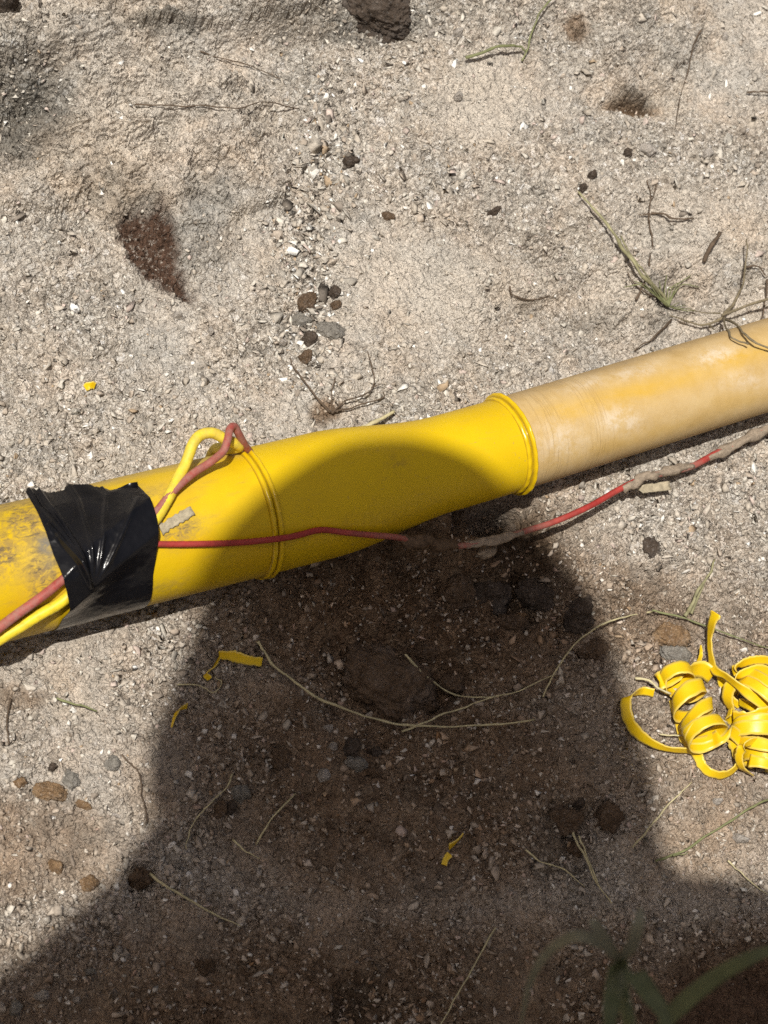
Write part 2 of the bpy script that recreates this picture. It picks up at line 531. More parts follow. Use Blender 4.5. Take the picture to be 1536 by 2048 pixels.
def polymask(X, Y, poly, soft):
    """1 inside the outline, 0 outside, over soft pixels"""
    sd = np.full(X.shape, 9e9); ins = np.zeros(X.shape, bool)
    for (x0, y0), (x1, y1) in zip(poly, poly[1:] + poly[:1]):
        t = np.clip(((X - x0) * (x1 - x0) + (Y - y0) * (y1 - y0)) / ((x1 - x0) ** 2 + (y1 - y0) ** 2), 0, 1)
        sd = np.minimum(sd, np.hypot(X - x0 - t * (x1 - x0), Y - y0 - t * (y1 - y0)))
        if y0 != y1: ins ^= ((Y < y0) != (Y < y1)) & (X < x0 + (Y - y0) * (x1 - x0) / (y1 - y0))
    return sst(-soft, soft, np.where(ins, sd, -sd))
jit = 13 * fbm(PX / 16, PY / 16, 5, 48, .7)
jit2 = 13 * fbm(PX / 16 + 50, PY / 16, 5, 49, .7)
stain = polymask(PX + jit, PY + jit2, [(240, 432), (262, 415), (292, 440), (308, 425), (330, 446), (352, 492), (358, 540), (390, 592), (372, 600), (335, 578), (296, 560), (262, 528), (236, 480)], 13)
def pm(poly, soft, amp=1.0):
    return polymask(PX + amp * (jit + .35 * warp), PY + amp * (jit2 + .35 * warp2), poly, soft)
rock_plate = pm([(172, 150), (250, 120), (340, 138), (520, 190), (590, 300), (560, 400), (470, 440), (400, 400), (330, 430), (240, 400), (170, 330), (185, 240)], 9, 1.3)
plate_step = pm([(215, 180), (330, 165), (450, 215), (500, 320), (420, 360), (300, 330), (230, 300)], 8, 1.4)
top_ledge = pm([(170, -60), (190, 10), (240, 40), (285, 66), (345, 58), (420, 60), (560, 38), (640, 10), (660, -60)], 6, 1.2)
left_shelf = pm([(-80, -40), (60, -40), (80, 60), (40, 110), (-80, 130)], 7, 1.2)
left_low = pm([(-80, 320), (40, 290), (120, 330), (160, 390), (90, 430), (-80, 440)], 7, 1.3)
right_lump = pm([(1120, -40), (1150, 60), (1195, 140), (1245, 186), (1300, 196), (1350, 150), (1385, 100), (1410, 20), (1400, -40)], 6, 1.0)
shelf_a = pm([(1005, 520), (1016, 572), (1050, 602), (1105, 596), (1150, 560), (1120, 520), (1060, 500)], 5, .8)
shelf_b = pm([(1110, 600), (1150, 630), (1190, 656), (1215, 668), (1250, 640), (1235, 600), (1170, 590)], 5, .8)
shelf_c = pm([(1320, 470), (1400, 450), (1536, 470), (1620, 520), (1600, 570), (1480, 545), (1400, 560), (1330, 530)], 7, 1.0)
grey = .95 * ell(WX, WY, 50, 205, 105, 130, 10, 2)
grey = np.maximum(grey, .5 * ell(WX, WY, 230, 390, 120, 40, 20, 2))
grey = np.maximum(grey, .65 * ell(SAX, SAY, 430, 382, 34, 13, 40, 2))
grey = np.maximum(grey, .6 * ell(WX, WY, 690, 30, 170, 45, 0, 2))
grey = np.maximum(grey, .7 * ell(SAX, SAY, 1278, 192, 62, 16, 4, 2))  # from here lower edges of lump and ledges get painted shade
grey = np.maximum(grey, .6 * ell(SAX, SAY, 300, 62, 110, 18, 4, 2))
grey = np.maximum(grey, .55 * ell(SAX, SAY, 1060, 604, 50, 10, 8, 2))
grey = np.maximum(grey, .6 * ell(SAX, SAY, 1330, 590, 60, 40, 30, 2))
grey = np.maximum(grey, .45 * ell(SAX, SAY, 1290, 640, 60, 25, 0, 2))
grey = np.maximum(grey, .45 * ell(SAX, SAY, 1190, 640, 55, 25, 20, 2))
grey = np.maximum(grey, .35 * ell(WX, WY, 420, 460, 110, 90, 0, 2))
grey = np.maximum(grey, .75 * ell(WX, WY, 1040, 1100, 110, 85, 35, 2))  # damp soil under the fitting, darkened further as painted shade
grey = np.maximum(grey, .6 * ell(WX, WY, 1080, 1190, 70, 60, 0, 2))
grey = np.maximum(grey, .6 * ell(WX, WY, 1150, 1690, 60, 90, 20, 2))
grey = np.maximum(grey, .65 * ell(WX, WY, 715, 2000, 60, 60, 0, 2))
mud_red = .8 * ell(WX, WY, 1480, 2010, 220, 115, -15, 2)
sandy = .8 * ell(WX, WY, 960, 190, 120, 90, 0, 2)
sandy = np.maximum(sandy, .7 * ell(WX, WY, 900, 570, 210, 90, 10, 2))
sandy = np.maximum(sandy, .75 * ell(WX, WY, 1240, 600, 70, 60, 0, 2))
sandy = np.maximum(sandy, .8 * ell(WX, WY, 1440, 640, 90, 40, -15, 2))
sandy = np.maximum(sandy, .55 * ell(WX, WY, 270, 230, 110, 110, 0, 2))
sandy = np.maximum(sandy, .75 * ell(SAX, SAY, 490, 440, 34, 30, 0, 2))
sandy = np.maximum(sandy, .5 * ell(WX, WY, 1360, 430, 160, 90, 0, 2))
smooth_rock = ell(WX, WY, 320, 260, 230, 250, 0, 2)
grav = np.clip(.74 + .95 * fbm(PX / 170, PY / 170, 5, 61) - .75 * sandy - .45 * smooth_rock, .05, 1)
grav = np.maximum(grav, strip)

# heights, in millimetres
X1, Y1 = GX * 1000, GY * 1000
H = 6.0 * fbm(X1 / 170, Y1 / 170, 3, 1) + 3.6 * fbm(X1 / 42, Y1 / 42, 4, 11)
ledgy = np.clip(smooth_rock + .8 * ell(WX, WY, 60, 180, 200, 260, 0, 2) + .8 * ell(WX, WY, 700, 0, 500, 90, 0, 2) + .8 * ell(WX, WY, 1240, 560, 330, 170, 0, 2) + .7 * ell(WX, WY, 1280, 120, 200, 130, 0, 2) + .7 * ell(WX, WY, 880, 1240, 420, 260, 0, 2) + .5 * ell(WX, WY, 1380, 1200, 260, 160, 0, 2), 0, 1)
h0 = (fbm(X1 / 62, Y1 / 46, 6, 101, .55) * 46 + 60) / 4.2
fr = h0 - np.floor(h0)
terr = 4.2 * (np.floor(h0) + sst(.80, .97, fr) + .25 * fr) - 60
H += ledgy * .95 * terr
rid = 1 - np.abs(fbm(X1 / 22, Y1 / 22, 4, 21)) * 2.2
H += .9 * rid
rough_low = np.clip(.35 + soil, 0, 1.1)
H += rough_low * 4.2 * fbm(X1 / 26, Y1 / 26, 4, 25)
H += 4 * smooth_rock - 16 * ell(WX, WY, 45, 215, 95, 130, 10, 3)
H += 3.2 * smooth_rock * np.abs(fbm(X1 / 30 + 4, Y1 / 18, 4, 33))
H -= 8 * stain
stain = np.maximum(stain, mud_red)
H += 8 * rock_plate + 4 * plate_step + 13 * top_ledge + 9 * left_shelf + 7 * left_low + 9 * right_lump + 5 * shelf_a + 5 * shelf_b + 4 * shelf_c
facet = np.clip(rock_plate + right_lump + top_ledge + left_shelf + left_low, 0, 1)
H += facet * (5.0 * (flakes(X1 / 38 + .5 * fbm(X1 / 20, Y1 / 20, 3, 111), Y1 / 30 + .5 * fbm(X1 / 20 + 9, Y1 / 20, 3, 112), 31, 1.3) - .4) + 2.4 * (flakes(X1 / 14 + .4 * fbm(X1 / 8, Y1 / 8, 2, 113), Y1 / 10, 37, 1.6) - .4))
H -= 3 * strip
bl = ell(SAX, SAY, 1285, 110, 120, 85, 8, 3)
H += 6 * bl
H -= 9 * ell(SAX, SAY, 1275, 205, 70, 16, 4, 2)
H += 3 * ell(SAX, SAY, 310, -10, 95, 48, 0, 4)
H += 6 * ell(SAX, SAY, 540, 10, 120, 60, 0, 3)
H += 4.5 * ell(SAX, SAY, 1075, 560, 95, 36, 5, 3) + 4 * ell(SAX, SAY, 1240, 640, 60, 32, 20, 3)
H += 5 * ell(SAX, SAY, 1430, 520, 110, 60, -20, 3)
H -= 28 * ell(PX, PY, 1005, 1036, 52, 36, 0, 2) + 12 * ell(PX, PY, 1062, 1165, 48, 50, 0, 2)
H -= 9 * ell(PX, PY, 760, 1470, 44, 40, 0, 2) + 8 * ell(PX, PY, 890, 1400, 28, 50, -10, 2)
H -= 10 * ell(PX, PY, 1160, 1690, 40, 60, 0, 2) + 6 * ell(PX, PY, 640, 1290, 70, 40, 0, 2)
H += 27 * ell(SAX, SAY, 835, 1068, 68, 34, -15, 2) + 13 * ell(SAX, SAY, 930, 1098, 70, 26, 0, 2)
H -= 14 * ell(SAX, SAY, 700, 2010, 40, 60, 0, 2)
H += 6 * ell(WX, WY, 1450, 2010, 260, 120, -15, 2)
# little ledges and cracks
for (x0, y0, x1, y1, dpt) in ((1018, 575, 1060, 600, 4), (1060, 600, 1105, 590, 3.5), (1150, 625, 1200, 655, 4), (1200, 655, 1215, 665, 4), (1300, 430, 1305, 560, 2.5),
                              (440, 470, 520, 480, 0), (140, 225, 60, 310, 4), (60, 310, 0, 320, 4), (270, 15, 300, 50, 6), (300, 50, 330, 40, 6), (150, 150, 175, 270, 3)):
    t = np.clip(((PX - x0) * (x1 - x0) + (PY - y0) * (y1 - y0)) / ((x1 - x0) ** 2 + (y1 - y0) ** 2), 0, 1)
    dd = np.hypot(PX - x0 - t * (x1 - x0) + warp * .3, PY - y0 - t * (y1 - y0) + warp2 * .3)
    H -= dpt * np.exp(-(dd / 5.5) ** 2)
for (cx_, cy_, rx_, ry_, dp_) in ((772, 1365, 126, 108, 9), (850, 1306, 32, 30, 7), (905, 1362, 40, 38, 7), (905, 1195, 52, 52, 8), (975, 1190, 56, 46, 8), (1070, 1190, 60, 52, 10), (1028, 1246, 46, 26, 6),
                                 (1152, 1228, 38, 48, 8), (1125, 1640, 44, 42, 8), (1212, 1640, 42, 44, 8), (276, 1762, 32, 32, 7), (563, 1520, 32, 34, 5), (765, 28, 88, 64, 9), (12, 12, 40, 34, 9)):
    H -= dp_ * ell(PX, PY, cx_, cy_, rx_, ry_, 0, 3)
gm = grav * near
H += gm * (2.3 * (flakes(X1 / 6.2 + .25 * fbm(X1 / 5, Y1 / 5, 2, 70), Y1 / 6.2, 3, 2.2) - .4) + 1.5 * (flakes(X1 / 3.1, Y1 / 3.1, 5, 2.2) - .4))
H += near * (3.4 * (np.abs(fbm(X1 / 17, Y1 / 17, 3, 81)) - .2) + 2.0 * (np.abs(fbm(X1 / 7.5 + .3 * fbm(X1 / 9, Y1 / 9, 2, 85), Y1 / 6.5, 3, 83)) - .2))
H += (1 - grav) * near * .9 * fbm(X1 / 4.5, Y1 / 4.5, 3, 80)
H += near * .35 * fbm(X1 / 2.6, Y1 / 2.6, 2, 90)
H = H * near / 1000.0
# the sides of the dig, unseen; the far one raised to block skylight
bank = .86 * sst(-.56, -.90, GY) + 1.1 * sst(.62, 1.15, GY)
H = H + bank + .05 * fbm(GX / .5, GY / .5, 4, 95) * (1 - near)

ny, nx = GX.shape
me = bpy.data.meshes.new('ground')
me.vertices.add(nx * ny)
co = np.stack([GX, GY, H], -1).reshape(-1).astype(np.float32)
me.vertices.foreach_set('co', co)
I, J = np.meshgrid(np.arange(nx - 1), np.arange(ny - 1))
a0 = (J * nx + I).reshape(-1)
loops = np.stack([a0, a0 + 1, a0 + 1 + nx, a0 + nx], -1).reshape(-1).astype(np.int32)
nf = len(a0)
me.loops.add(nf * 4); me.polygons.add(nf)
me.loops.foreach_set('vertex_index', loops)
me.polygons.foreach_set('loop_start', np.arange(nf, dtype=np.int32) * 4)
me.polygons.foreach_set('use_smooth', np.zeros(nf, bool))
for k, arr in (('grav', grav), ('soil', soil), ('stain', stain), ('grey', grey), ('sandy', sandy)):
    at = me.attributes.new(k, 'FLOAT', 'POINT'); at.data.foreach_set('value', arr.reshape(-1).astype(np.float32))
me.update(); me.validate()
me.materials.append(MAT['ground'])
ground = link(bpy.data.objects.new('ground', me))
ground['kind'] = 'structure'

def hgt(x, y, F=None):
    A = H if F is None else F
    i = np.clip(np.searchsorted(gx, x) - 1, 0, nx - 2); j = np.clip(np.searchsorted(gy, y) - 1, 0, ny - 2)
    fx = (x - gx[i]) / (gx[i + 1] - gx[i]); fy = (y - gy[j]) / (gy[j + 1] - gy[j])
    return (A[j, i] * (1 - fx) + A[j, i + 1] * fx) * (1 - fy) + (A[j + 1, i] * (1 - fx) + A[j + 1, i + 1] * fx) * fy

def gp(px, py, off=0.0):
    """point lying off metres above the ground where the photograph shows it"""
    z = 0.0
    for _ in range(7):
        p = pix(px, py, z + off); z = .5 * z + .5 * float(hgt(p[0], p[1]))
    return pix(px, py, z + off)

# loose chips of gravel
def chips(n, smin, smax, weight_gravel, seed):
    r = np.random.default_rng(seed)
    x = r.uniform(-.43, .55, n * 4); y = r.uniform(-.48, .49, n * 4)
    px, py = proj(np.stack([x, y, 0 * x], -1))
    inside = (px > -60) & (px < 1600) & (py > -60) & (py < 2110)
    x, y, px, py = x[inside], y[inside], px[inside], py[inside]
    g = hgt(x, y, grav); st = hgt(x, y, strip)
    w = (1 - weight_gravel) + weight_gravel * (.35 * g ** 2 + 2.2 * st)
    w *= (1 - np.clip(1.5 * hgt(x, y, stain), 0, .97)) * (1 - .35 * np.clip(hgt(x, y, soil), 0, 1))
    w = w * np.where(py < 760, .45 + 1.2 * st, 1.0) * (1 - .7 * hgt(x, y, facet))
    k = r.random(len(x)) < w * n / len(x) / max(w.mean(), 1e-6)
    x, y, st, so = x[k], y[k], st[k], hgt(x[k], y[k], soil)
    n = len(x)
    bv, bf = ico(1)
    bf = np.array(bf)
    size = smin * (smax / smin) ** (r.random(n) ** 2.2) * (1 + .7 * st * r.random(n))
    P = bv[None] * (1 + .55 * (r.random((n, 12 if len(bv) == 12 else len(bv), 1)) - .5))
    P = P + .38 * r.standard_normal(P.shape)
    sx = r.uniform(.65, 1.25, (n, 1)); sz = r.uniform(.12, .42, (n, 1))
    P = P * np.concatenate([sx, 1 / sx, sz], 1)[:, None, :]
    tl = r.normal(0, .5, (n, 2)); an = r.uniform(0, 2 * math.pi, n)
    # tilt then spin
    P[..., 2] += P[..., 0] * tl[:, :1] + P[..., 1] * tl[:, 1:]
    c, s = np.cos(an)[:, None], np.sin(an)[:, None]
    Q = P.copy(); Q[..., 0] = P[..., 0] * c - P[..., 1] * s; Q[..., 1] = P[..., 0] * s + P[..., 1] * c
    Q *= size[:, None, None] * .5
    z = hgt(x, y) + size * .10
    Q += np.stack([x, y, z], -1)[:, None, :]
    pal = 1.22 * np.array([(.62, .60, .56), (.46, .43, .38), (.40, .36, .31), (.36, .32, .27), (.30, .275, .24), (.34, .29, .24), (.22, .19, .16), (.11, .095, .08), (.33, .25, .17), (.63, .62, .60), (.42, .35, .31)])
    pr = np.array([.06, .20, .22, .19, .11, .10, .04, .012, .012, .012, .045]); pr /= pr.sum()
    ps = np.array([.10, .13, .12, .12, .12, .06, .12, .13, .05, .03, .02]); ps /= ps.sum()
    ci = r.choice(len(pal), n, p=pr); cs = r.choice(len(pal), n, p=ps)
    ci = np.where(r.random(n) < st * 1.2, cs, ci)
    col = pal[ci] * r.uniform(.85, 1.12, (n, 1))
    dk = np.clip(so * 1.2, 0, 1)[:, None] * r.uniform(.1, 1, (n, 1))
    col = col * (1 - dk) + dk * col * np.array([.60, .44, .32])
    return Q.reshape(-1, 3), (bf[None] + (np.arange(n) * len(bv))[:, None, None]).reshape(-1, 3), np.repeat(col, len(bv), 0)

parts = [chips(19000, .0014, .0040, .8, 1), chips(5600, .0026, .0066, .95, 2), chips(380, .005, .0090, 1.0, 3)]
vv = np.vstack([p[0] for p in parts]); base = 0; ff = []
for p in parts:
    ff.append(p[1] + base); base += len(p[0])
ff = np.vstack(ff); cc = np.vstack([p[2] for p in parts])
me = bpy.data.meshes.new('gravel')
me.vertices.add(len(vv)); me.vertices.foreach_set('co', vv.reshape(-1).astype(np.float32))
me.loops.add(len(ff) * 3); me.polygons.add(len(ff))
me.loops.foreach_set('vertex_index', ff.reshape(-1).astype(np.int32))
me.polygons.foreach_set('loop_start', np.arange(len(ff), dtype=np.int32) * 3)
at = me.attributes.new('tint', 'FLOAT_COLOR', 'POINT')
at.data.foreach_set('color', np.concatenate([cc, np.ones((len(cc), 1))], 1).reshape(-1).astype(np.float32))
me.update(); me.validate(); me.materials.append(MAT['chips'])
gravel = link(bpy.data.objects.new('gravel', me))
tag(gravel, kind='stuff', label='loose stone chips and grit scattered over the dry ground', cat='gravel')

# ------------------------------------------------------------------ gas pipe
def depth(p): return float(-(np.asarray(p) - CAM) @ V)
ZL, ZS = .0475, .0385
A0 = pix(0, 1148, ZL); A1 = pix(500, 1026, ZL); B0 = pix(1011, 891, ZS + .003); B1 = pix(1536, 729.5, ZS)
RL = 132.0 / FOC * depth(.5 * (A0 + A1)); RS = 93.0 / FOC * depth(.5 * (B0 + B1))
DL = nrm(A1 - A0); DS = nrm(B1 - B0)
pipe = empty('gas_pipe', (A1[0], A1[1], 0))
tag(pipe, 'yellow gas pipe with a reducer fused to a pale scraped smaller pipe', 'pipe')

def lathe(path, rad, n=96, attr_fun=None, caps=True, rmod=None):
    """path and radius; also gives length and angle of every vertex (angle 0 = up, growing to the viewer's side)"""
    path = np.asarray(path, float); T = np.gradient(path, axis=0); T /= np.linalg.norm(T, axis=1)[:, None]
    up = np.array([0, 0, 1.]); N = up - T * (T @ up)[:, None]; N /= np.linalg.norm(N, axis=1)[:, None]
    B = np.cross(T, N)
    a = np.linspace(-math.pi, math.pi, n, endpoint=False)
    L = np.concatenate([[0], np.cumsum(np.linalg.norm(np.diff(path, axis=0), axis=1))])
    LL, AA = np.meshgrid(L, a, indexing='ij')
    rr = np.broadcast_to(np.asarray(rad)[:, None], LL.shape)
    if rmod is not None: rr = rr + rmod(LL, AA)
    vs = path[:, None] + rr[..., None] * (np.cos(a)[None, :, None] * N[:, None] + np.sin(a)[None, :, None] * B[:, None])
    k = len(path); fs = []
    for i in range(k - 1):
        for j in range(n):
            j2 = (j + 1) % n
            fs.append((i * n + j, i * n + j2, (i + 1) * n + j2, (i + 1) * n + j))
    if caps:
        fs.append(tuple(reversed(range(n)))); fs.append(tuple((k - 1) * n + j for j in range(n)))
    return vs.reshape(-1, 3), fs, LL.reshape(-1), AA.reshape(-1), proj(vs.reshape(-1, 3))

s_end = float((A1 - A0) @ DL)
xs = np.linspace(-.55, s_end - .002, 260)
v, f, L, Aa, (qx, qy) = lathe(A0 + xs[:, None] * DL, np.full(len(xs), RL), 120)
vis = (Aa > -1.3) & (Aa < 2.0)
dirt = np.maximum.reduce([1.15 * ell(qx, qy, 55, 1050, 75, 42, 35, 1), 1.15 * ell(qx, qy, 85, 1140, 36, 62, 0, 1), 1.1 * ell(qx, qy, 10, 1110, 40, 48, 20, 1),
                          1.0 * ell(qx, qy, 365, 1060, 40, 26, -25, 1), .55 * ell(qx, qy, 290, 990, 50, 14, -10, 1), .4 * ell(qx, qy, 330, 1175, 60, 15, -14, 1), .35 * ell(qx, qy, -200, 1150, 200, 80, 0, 1)]) * vis
shade_film = np.maximum.reduce([.95 * np.exp(-((Aa + 1.05) / .22) ** 2), .5 * ell(qx, qy, 85, 1110, 45, 90, 0, 1), .35 * ell(qx, qy, 330, 975, 90, 30, -14, 1), .55 * np.exp(-((Aa - 1.75) / .25) ** 2)])  # dusty patches, plus edge bands that paint the pipe's round shading
mud = np.maximum.reduce([1.0 * ell(qx, qy, 93, 1092, 24, 20, 30, 1.5) * vis, .55 * ell(qx, qy, 98, 1125, 12, 18, 10, 1) * vis])
mesh_obj('pipe_section', v, f, MAT['yellow'], pipe, attrs=dict(dirt=dirt, shade_film=shade_film, mud=mud))

# reducer: from bead to bead along a gently bent line
t = np.linspace(0, 1, 90)[:, None]
gap = np.linalg.norm(B0 - A1)
red = ((2 * t ** 3 - 3 * t ** 2 + 1) * A1 + (t ** 3 - 2 * t ** 2 + t) * DL * gap + (-2 * t ** 3 + 3 * t ** 2) * B0 + (t ** 3 - t ** 2) * DS * gap)
rr = RL + (RS - RL) * sst(.26, .74, t[:, 0])
v, f, L, Aa, (qx, qy) = lathe(red, rr, 120)
dirt = np.maximum(.8 * ell(qx, qy, 792, 930, 22, 20, 0, 1), .5 * ell(qx, qy, 700, 1060, 120, 30, -14, 1)) * (np.abs(Aa) < 2.2)
mesh_obj('reducer', v, f, MAT['reducer'], pipe, attrs=dict(dirt=dirt))

xs = np.linspace(.002, .9, 320)
v, f, L, Aa, (qx, qy) = lathe(B0 + xs[:, None] * DS, np.full(len(xs), RS), 110)
vis = np.abs(Aa) < 2.0
yel = np.maximum.reduce([.95 * ell(qx, qy, 1300, 775, 190, 24, -15, 1), .9 * ell(qx, qy, 1140, 822, 60, 20, -8, 1), .95 * ell(qx, qy, 1480, 718, 80, 22, -14, 1), .35 * ell(qx, qy, 1260, 880, 160, 14, -17, 1), .3 * ell(qx, qy, 1480, 800, 90, 22, -14, 1)]) * vis
chalk = np.maximum.reduce([ell(qx, qy, 1240, 840, 42, 26, 0, 1), ell(qx, qy, 1430, 712, 44, 16, -12, 1), .7 * ell(qx, qy, 1270, 742, 60, 14, -14, 1), .55 * ell(qx, qy, 1490, 760, 50, 20, 0, 1), .7 * ell(qx, qy, 1120, 880, 50, 40, 0, 1), .6 * ell(qx, qy, 1180, 765, 60, 12, -15, 1)]) * vis
rings = np.maximum(ell(L, 0 * L, .021, 0, .012, 1), .8 * ell(L, 0 * L, .058, 0, .014, 1)) * vis
shade_film = np.maximum(.9 * np.exp(-((Aa + 1.0) / .28) ** 2), .5 * np.exp(-((Aa - 1.5) / .25) ** 2))  # shading painted along the upper and lower edges of the pipe
mesh_obj('peeled_pipe', v, f, MAT['pale'], pipe, attrs=dict(yellow=yel, chalk=chalk, rings=rings, shade_film=shade_film))

def bead(center, d, rad, h1, h2, w):
    """the double roll of plastic squeezed out of a butt weld"""
    x = np.linspace(-w, w, 41)
    two = np.where(x < 0, h1 * np.sqrt(np.maximum(1 - ((x + w / 2) / (w / 2)) ** 2, 0)), h2 * np.sqrt(np.maximum(1 - ((x - w / 2) / (w / 2)) ** 2, 0)))
    return lathe(center + x[:, None] * d, rad - .0006 + two, 140, rmod=lambda L, A: .0003 * np.sin(A * 5 + 1) + .00015 * np.sin(A * 23 + L * 900))
v, f, L, Aa, _ = bead(A1, DL, RL, .0032, .0036, .0044)
mesh_obj('weld_bead', v, f, MAT['bead'], pipe, attrs=dict(groove=np.exp(-((L - .0044) / .0005) ** 2) + np.exp(-(L / .0006) ** 2) + np.exp(-((L - .0088) / .0006) ** 2)))
v, f, L, Aa, _ = bead(B0, DS, RS, .0022, .0044, .0042)
mesh_obj('weld_bead', v, f, MAT['bead'], pipe, attrs=dict(groove=np.exp(-((L - .0042) / .0005) ** 2) + np.exp(-(L / .0005) ** 2)))

# directions on the big pipe
NL = nrm(np.array([0, 0, 1.]) - DL * DL[2]); BL = np.cross(DL, NL)
def on_pipe(px, py, lift=0.0):
    """(length, angle) where the big pipe shows at this pixel"""
    o = CAM - A0; d = nrm(-V + (px - 768) / FOC * R_ - (py - 1024) / FOC * U_)
    op = o - DL * (o @ DL); dp = d - DL * (d @ DL)
    a, b, c = dp @ dp, 2 * op @ dp, op @ op - (RL + lift) ** 2
    D = max(b * b - 4 * a * c, 0)
    p = o + d * (-b - math.sqrt(D)) / (2 * a)
    return float(p @ DL), math.atan2(p @ BL, p @ NL)
def pipe_pt(l, ang, lift):
    return A0 + DL * l + (RL + lift) * (NL * math.cos(ang) + BL * math.sin(ang))
def pp(px, py, lift):
    l, a = on_pipe(px, py, lift); return pipe_pt(l, a, lift)

# red mark: printed line near the lower edge of the pipe is left to the dirt; a grey scrap is stuck beside the wires
# ------------------------------------------------------------------ wires
def wire(name, pts, rad, mat, label, cat, group=None, dust=None, n=14):
    path = catmull(pts, 14)
    if hasattr(rad, '__len__'): rad = np.interp(np.linspace(0, 1, len(path)), np.linspace(0, 1, len(rad)), rad)
    vs, fs = tube(path, rad, n, rfun=lambda k, n_: 1 + .05 * (np.random.default_rng(len(label)).random((k, n_)) - .5))
    tt = np.repeat(np.linspace(0, 1, len(path)), n)
    dv = np.interp(tt, [d[0] for d in dust], [d[1] for d in dust]) if dust else 0 * tt
    o = mesh_obj(name, vs, fs, mat, attrs=dict(dust=dv), origin=path[0])
    return tag(o, label, cat, group)

ry, rr_ = .0037, .0028
_l, _a = on_pipe(-60, 1295, ry)
def under(r): return [pipe_pt(_l - .16, _a - 1.5, r), pipe_pt(_l - .10, _a - .9, r), pipe_pt(_l - .045, _a - .35, r)]
yw = under(ry) + [pp(-40, 1292, ry), pp(20, 1266, ry), pp(75, 1232, ry), pp(128, 1200, ry), pp(190, 1140, ry), pp(255, 1090, ry), pp(305, 1046, ry), pp(330, 1008, ry + .001), pp(352, 965, ry + .004)]
def air(px, py, z): return pix(px, py, z)
yw += [air(372, 925, .096), air(385, 890, .100), air(400, 871, .101), air(425, 866, .100), air(450, 878, .096), air(478, 892, .086)]
e = A1 - DL * .011
yw += [e + (RL + .004) * (NL * math.cos(a) + BL * math.sin(a)) for a in (-.95, -1.4, -1.9)]
wire('yellow_wire', yw, ry, MAT['yellow_wire'], 'yellow insulated wire looping up from under the black tape', 'wire', dust=[(0, .35), (.3, .1), (.6, .35), (1, .5)])
rw = under(rr_ + .006) + [pp(-40, 1280, rr_ + .003), pp(-10, 1262, rr_ + .002), pp(30, 1232, rr_ + .003), pp(80, 1196, rr_ + .003), pp(118, 1166, rr_ + .002), pp(185, 1110, rr_), pp(250, 1064, rr_), pp(308, 1028, rr_ + .002), pp(345, 984, rr_ + .004), pp(385, 948, rr_ + .007), pp(420, 925, rr_ + .010)]
rw += [air(446, 903, .108), air(455, 880, .110), air(460, 858, .108), air(468, 853, .105), air(476, 865, .100), air(488, 888, .088), air(500, 905, .075)]
wire('red_wire', rw, [.0034, .0033, .0030, .0027, .0026, .0026], MAT['red_wire'], 'dusty red wire kinked upright beside the yellow wire loop', 'wire', dust=[(0, .15), (.18, .3), (.25, .95), (.3, .5), (.5, .75), (1, .7)])
# red wire along the pipe and away over the dirt
rw2 = [pp(250, 1085, rr_), pp(310, 1088, rr_), pp(400, 1088, rr_), pp(480, 1085, rr_), pp(543, 1079, rr_ + .003), pp(590, 1072, rr_ + .001)]
lred = lambda px, py, z: pix(px, py, z)
rw2 += [lred(640, 1060, .078), lred(690, 1065, .074), lred(740, 1070, .068), lred(790, 1074, .058), lred(840, 1084, .040), lred(910, 1092, .022), lred(985, 1082, .020), lred(1045, 1064, .024), lred(1110, 1043, .022), lred(1180, 1012, .022), lred(1240, 978, .022), lred(1290, 955, .022), lred(1340, 944, .018), lred(1385, 932, .014), lred(1430, 908, .012), lred(1480, 885, .012), lred(1540, 856, .012), lred(1640, 810, .012), lred(1780, 740, .012)]
redw = wire('red_wire', rw2, [.0021, .0021, .0021, .0022, .0023, .0025, .0026], MAT['red_wire'], 'red wire running along the fitting and away under the pale pipe', 'wire',
            dust=[(0, .1), (.25, .1), (.35, .5), (.45, 1), (.54, 1), (.58, .3), (.63, .05), (.70, .25), (.73, 1), (.79, 1), (.81, .2), (.84, .3), (.87, .8), (1, .8)])

def lump(name, c, size, mat, parent=None, seed=0, flat=(1, 1, 1), rough=.35, sub=4, origin=True):
    v, f = ico(sub)
    P = v * (1 + rough * n3(v, 1.3, seed)[:, None] + .12 * n3(v, 5, seed + 3)[:, None])
    P = P * size * np.array(flat)
    return mesh_obj(name, P + c, f, mat, parent, origin=c if parent is None else None)
def mud_run(name, pts, rad, mat, parent, seed):
    path = catmull(pts, 10); n = 16
    r = np.random.default_rng(seed)
    rad = np.interp(np.linspace(0, 1, len(path)), np.linspace(0, 1, len(rad)), rad)
    rf = lambda k, n_: 1 + 1.0 * fbm(np.arange(k)[:, None] / 3.0 + seed * 7 + 0 * np.arange(n_)[None], np.arange(n_)[None] / 4.0 + 0 * np.arange(k)[:, None], 3, seed)
    vs, fs = tube(path, rad, n, rfun=rf)
    return mesh_obj(name, vs, fs, mat, parent)
mud_run('mud_clump', [lred(930, 1090, .020), lred(985, 1082, .021), lred(1046, 1064, .025)], [.0018, .0027, .0032, .0026, .0020], MAT['palesoil'], redw, 3)
mud_run('mud_clump', [lred(1245, 978, .0225), lred(1285, 957, .023), lred(1330, 945, .020), lred(1385, 933, .0145)], [.0026, .0035, .0027, .0030, .0034, .0024], MAT['palesoil'], redw, 5)
mud_run('mud_clump', [lred(1415, 916, .0125), lred(1470, 890, .0125), lred(1560, 846, .0125)], [.0028, .0034, .0032, .0033, .003], MAT['palesoil'], redw, 8)
mud_run('mud_clump', [lred(785, 1073, .058), lred(840, 1084, .040), lred(920, 1091, .020)], [.0020, .0038, .0046, .0042, .0024], MAT['darkmud'], redw, 9)
lump('soil_crumb', gp(970, 1106, .004), .0055, MAT['palesoil'], None, 12, (1.2, .8, .8), .6)
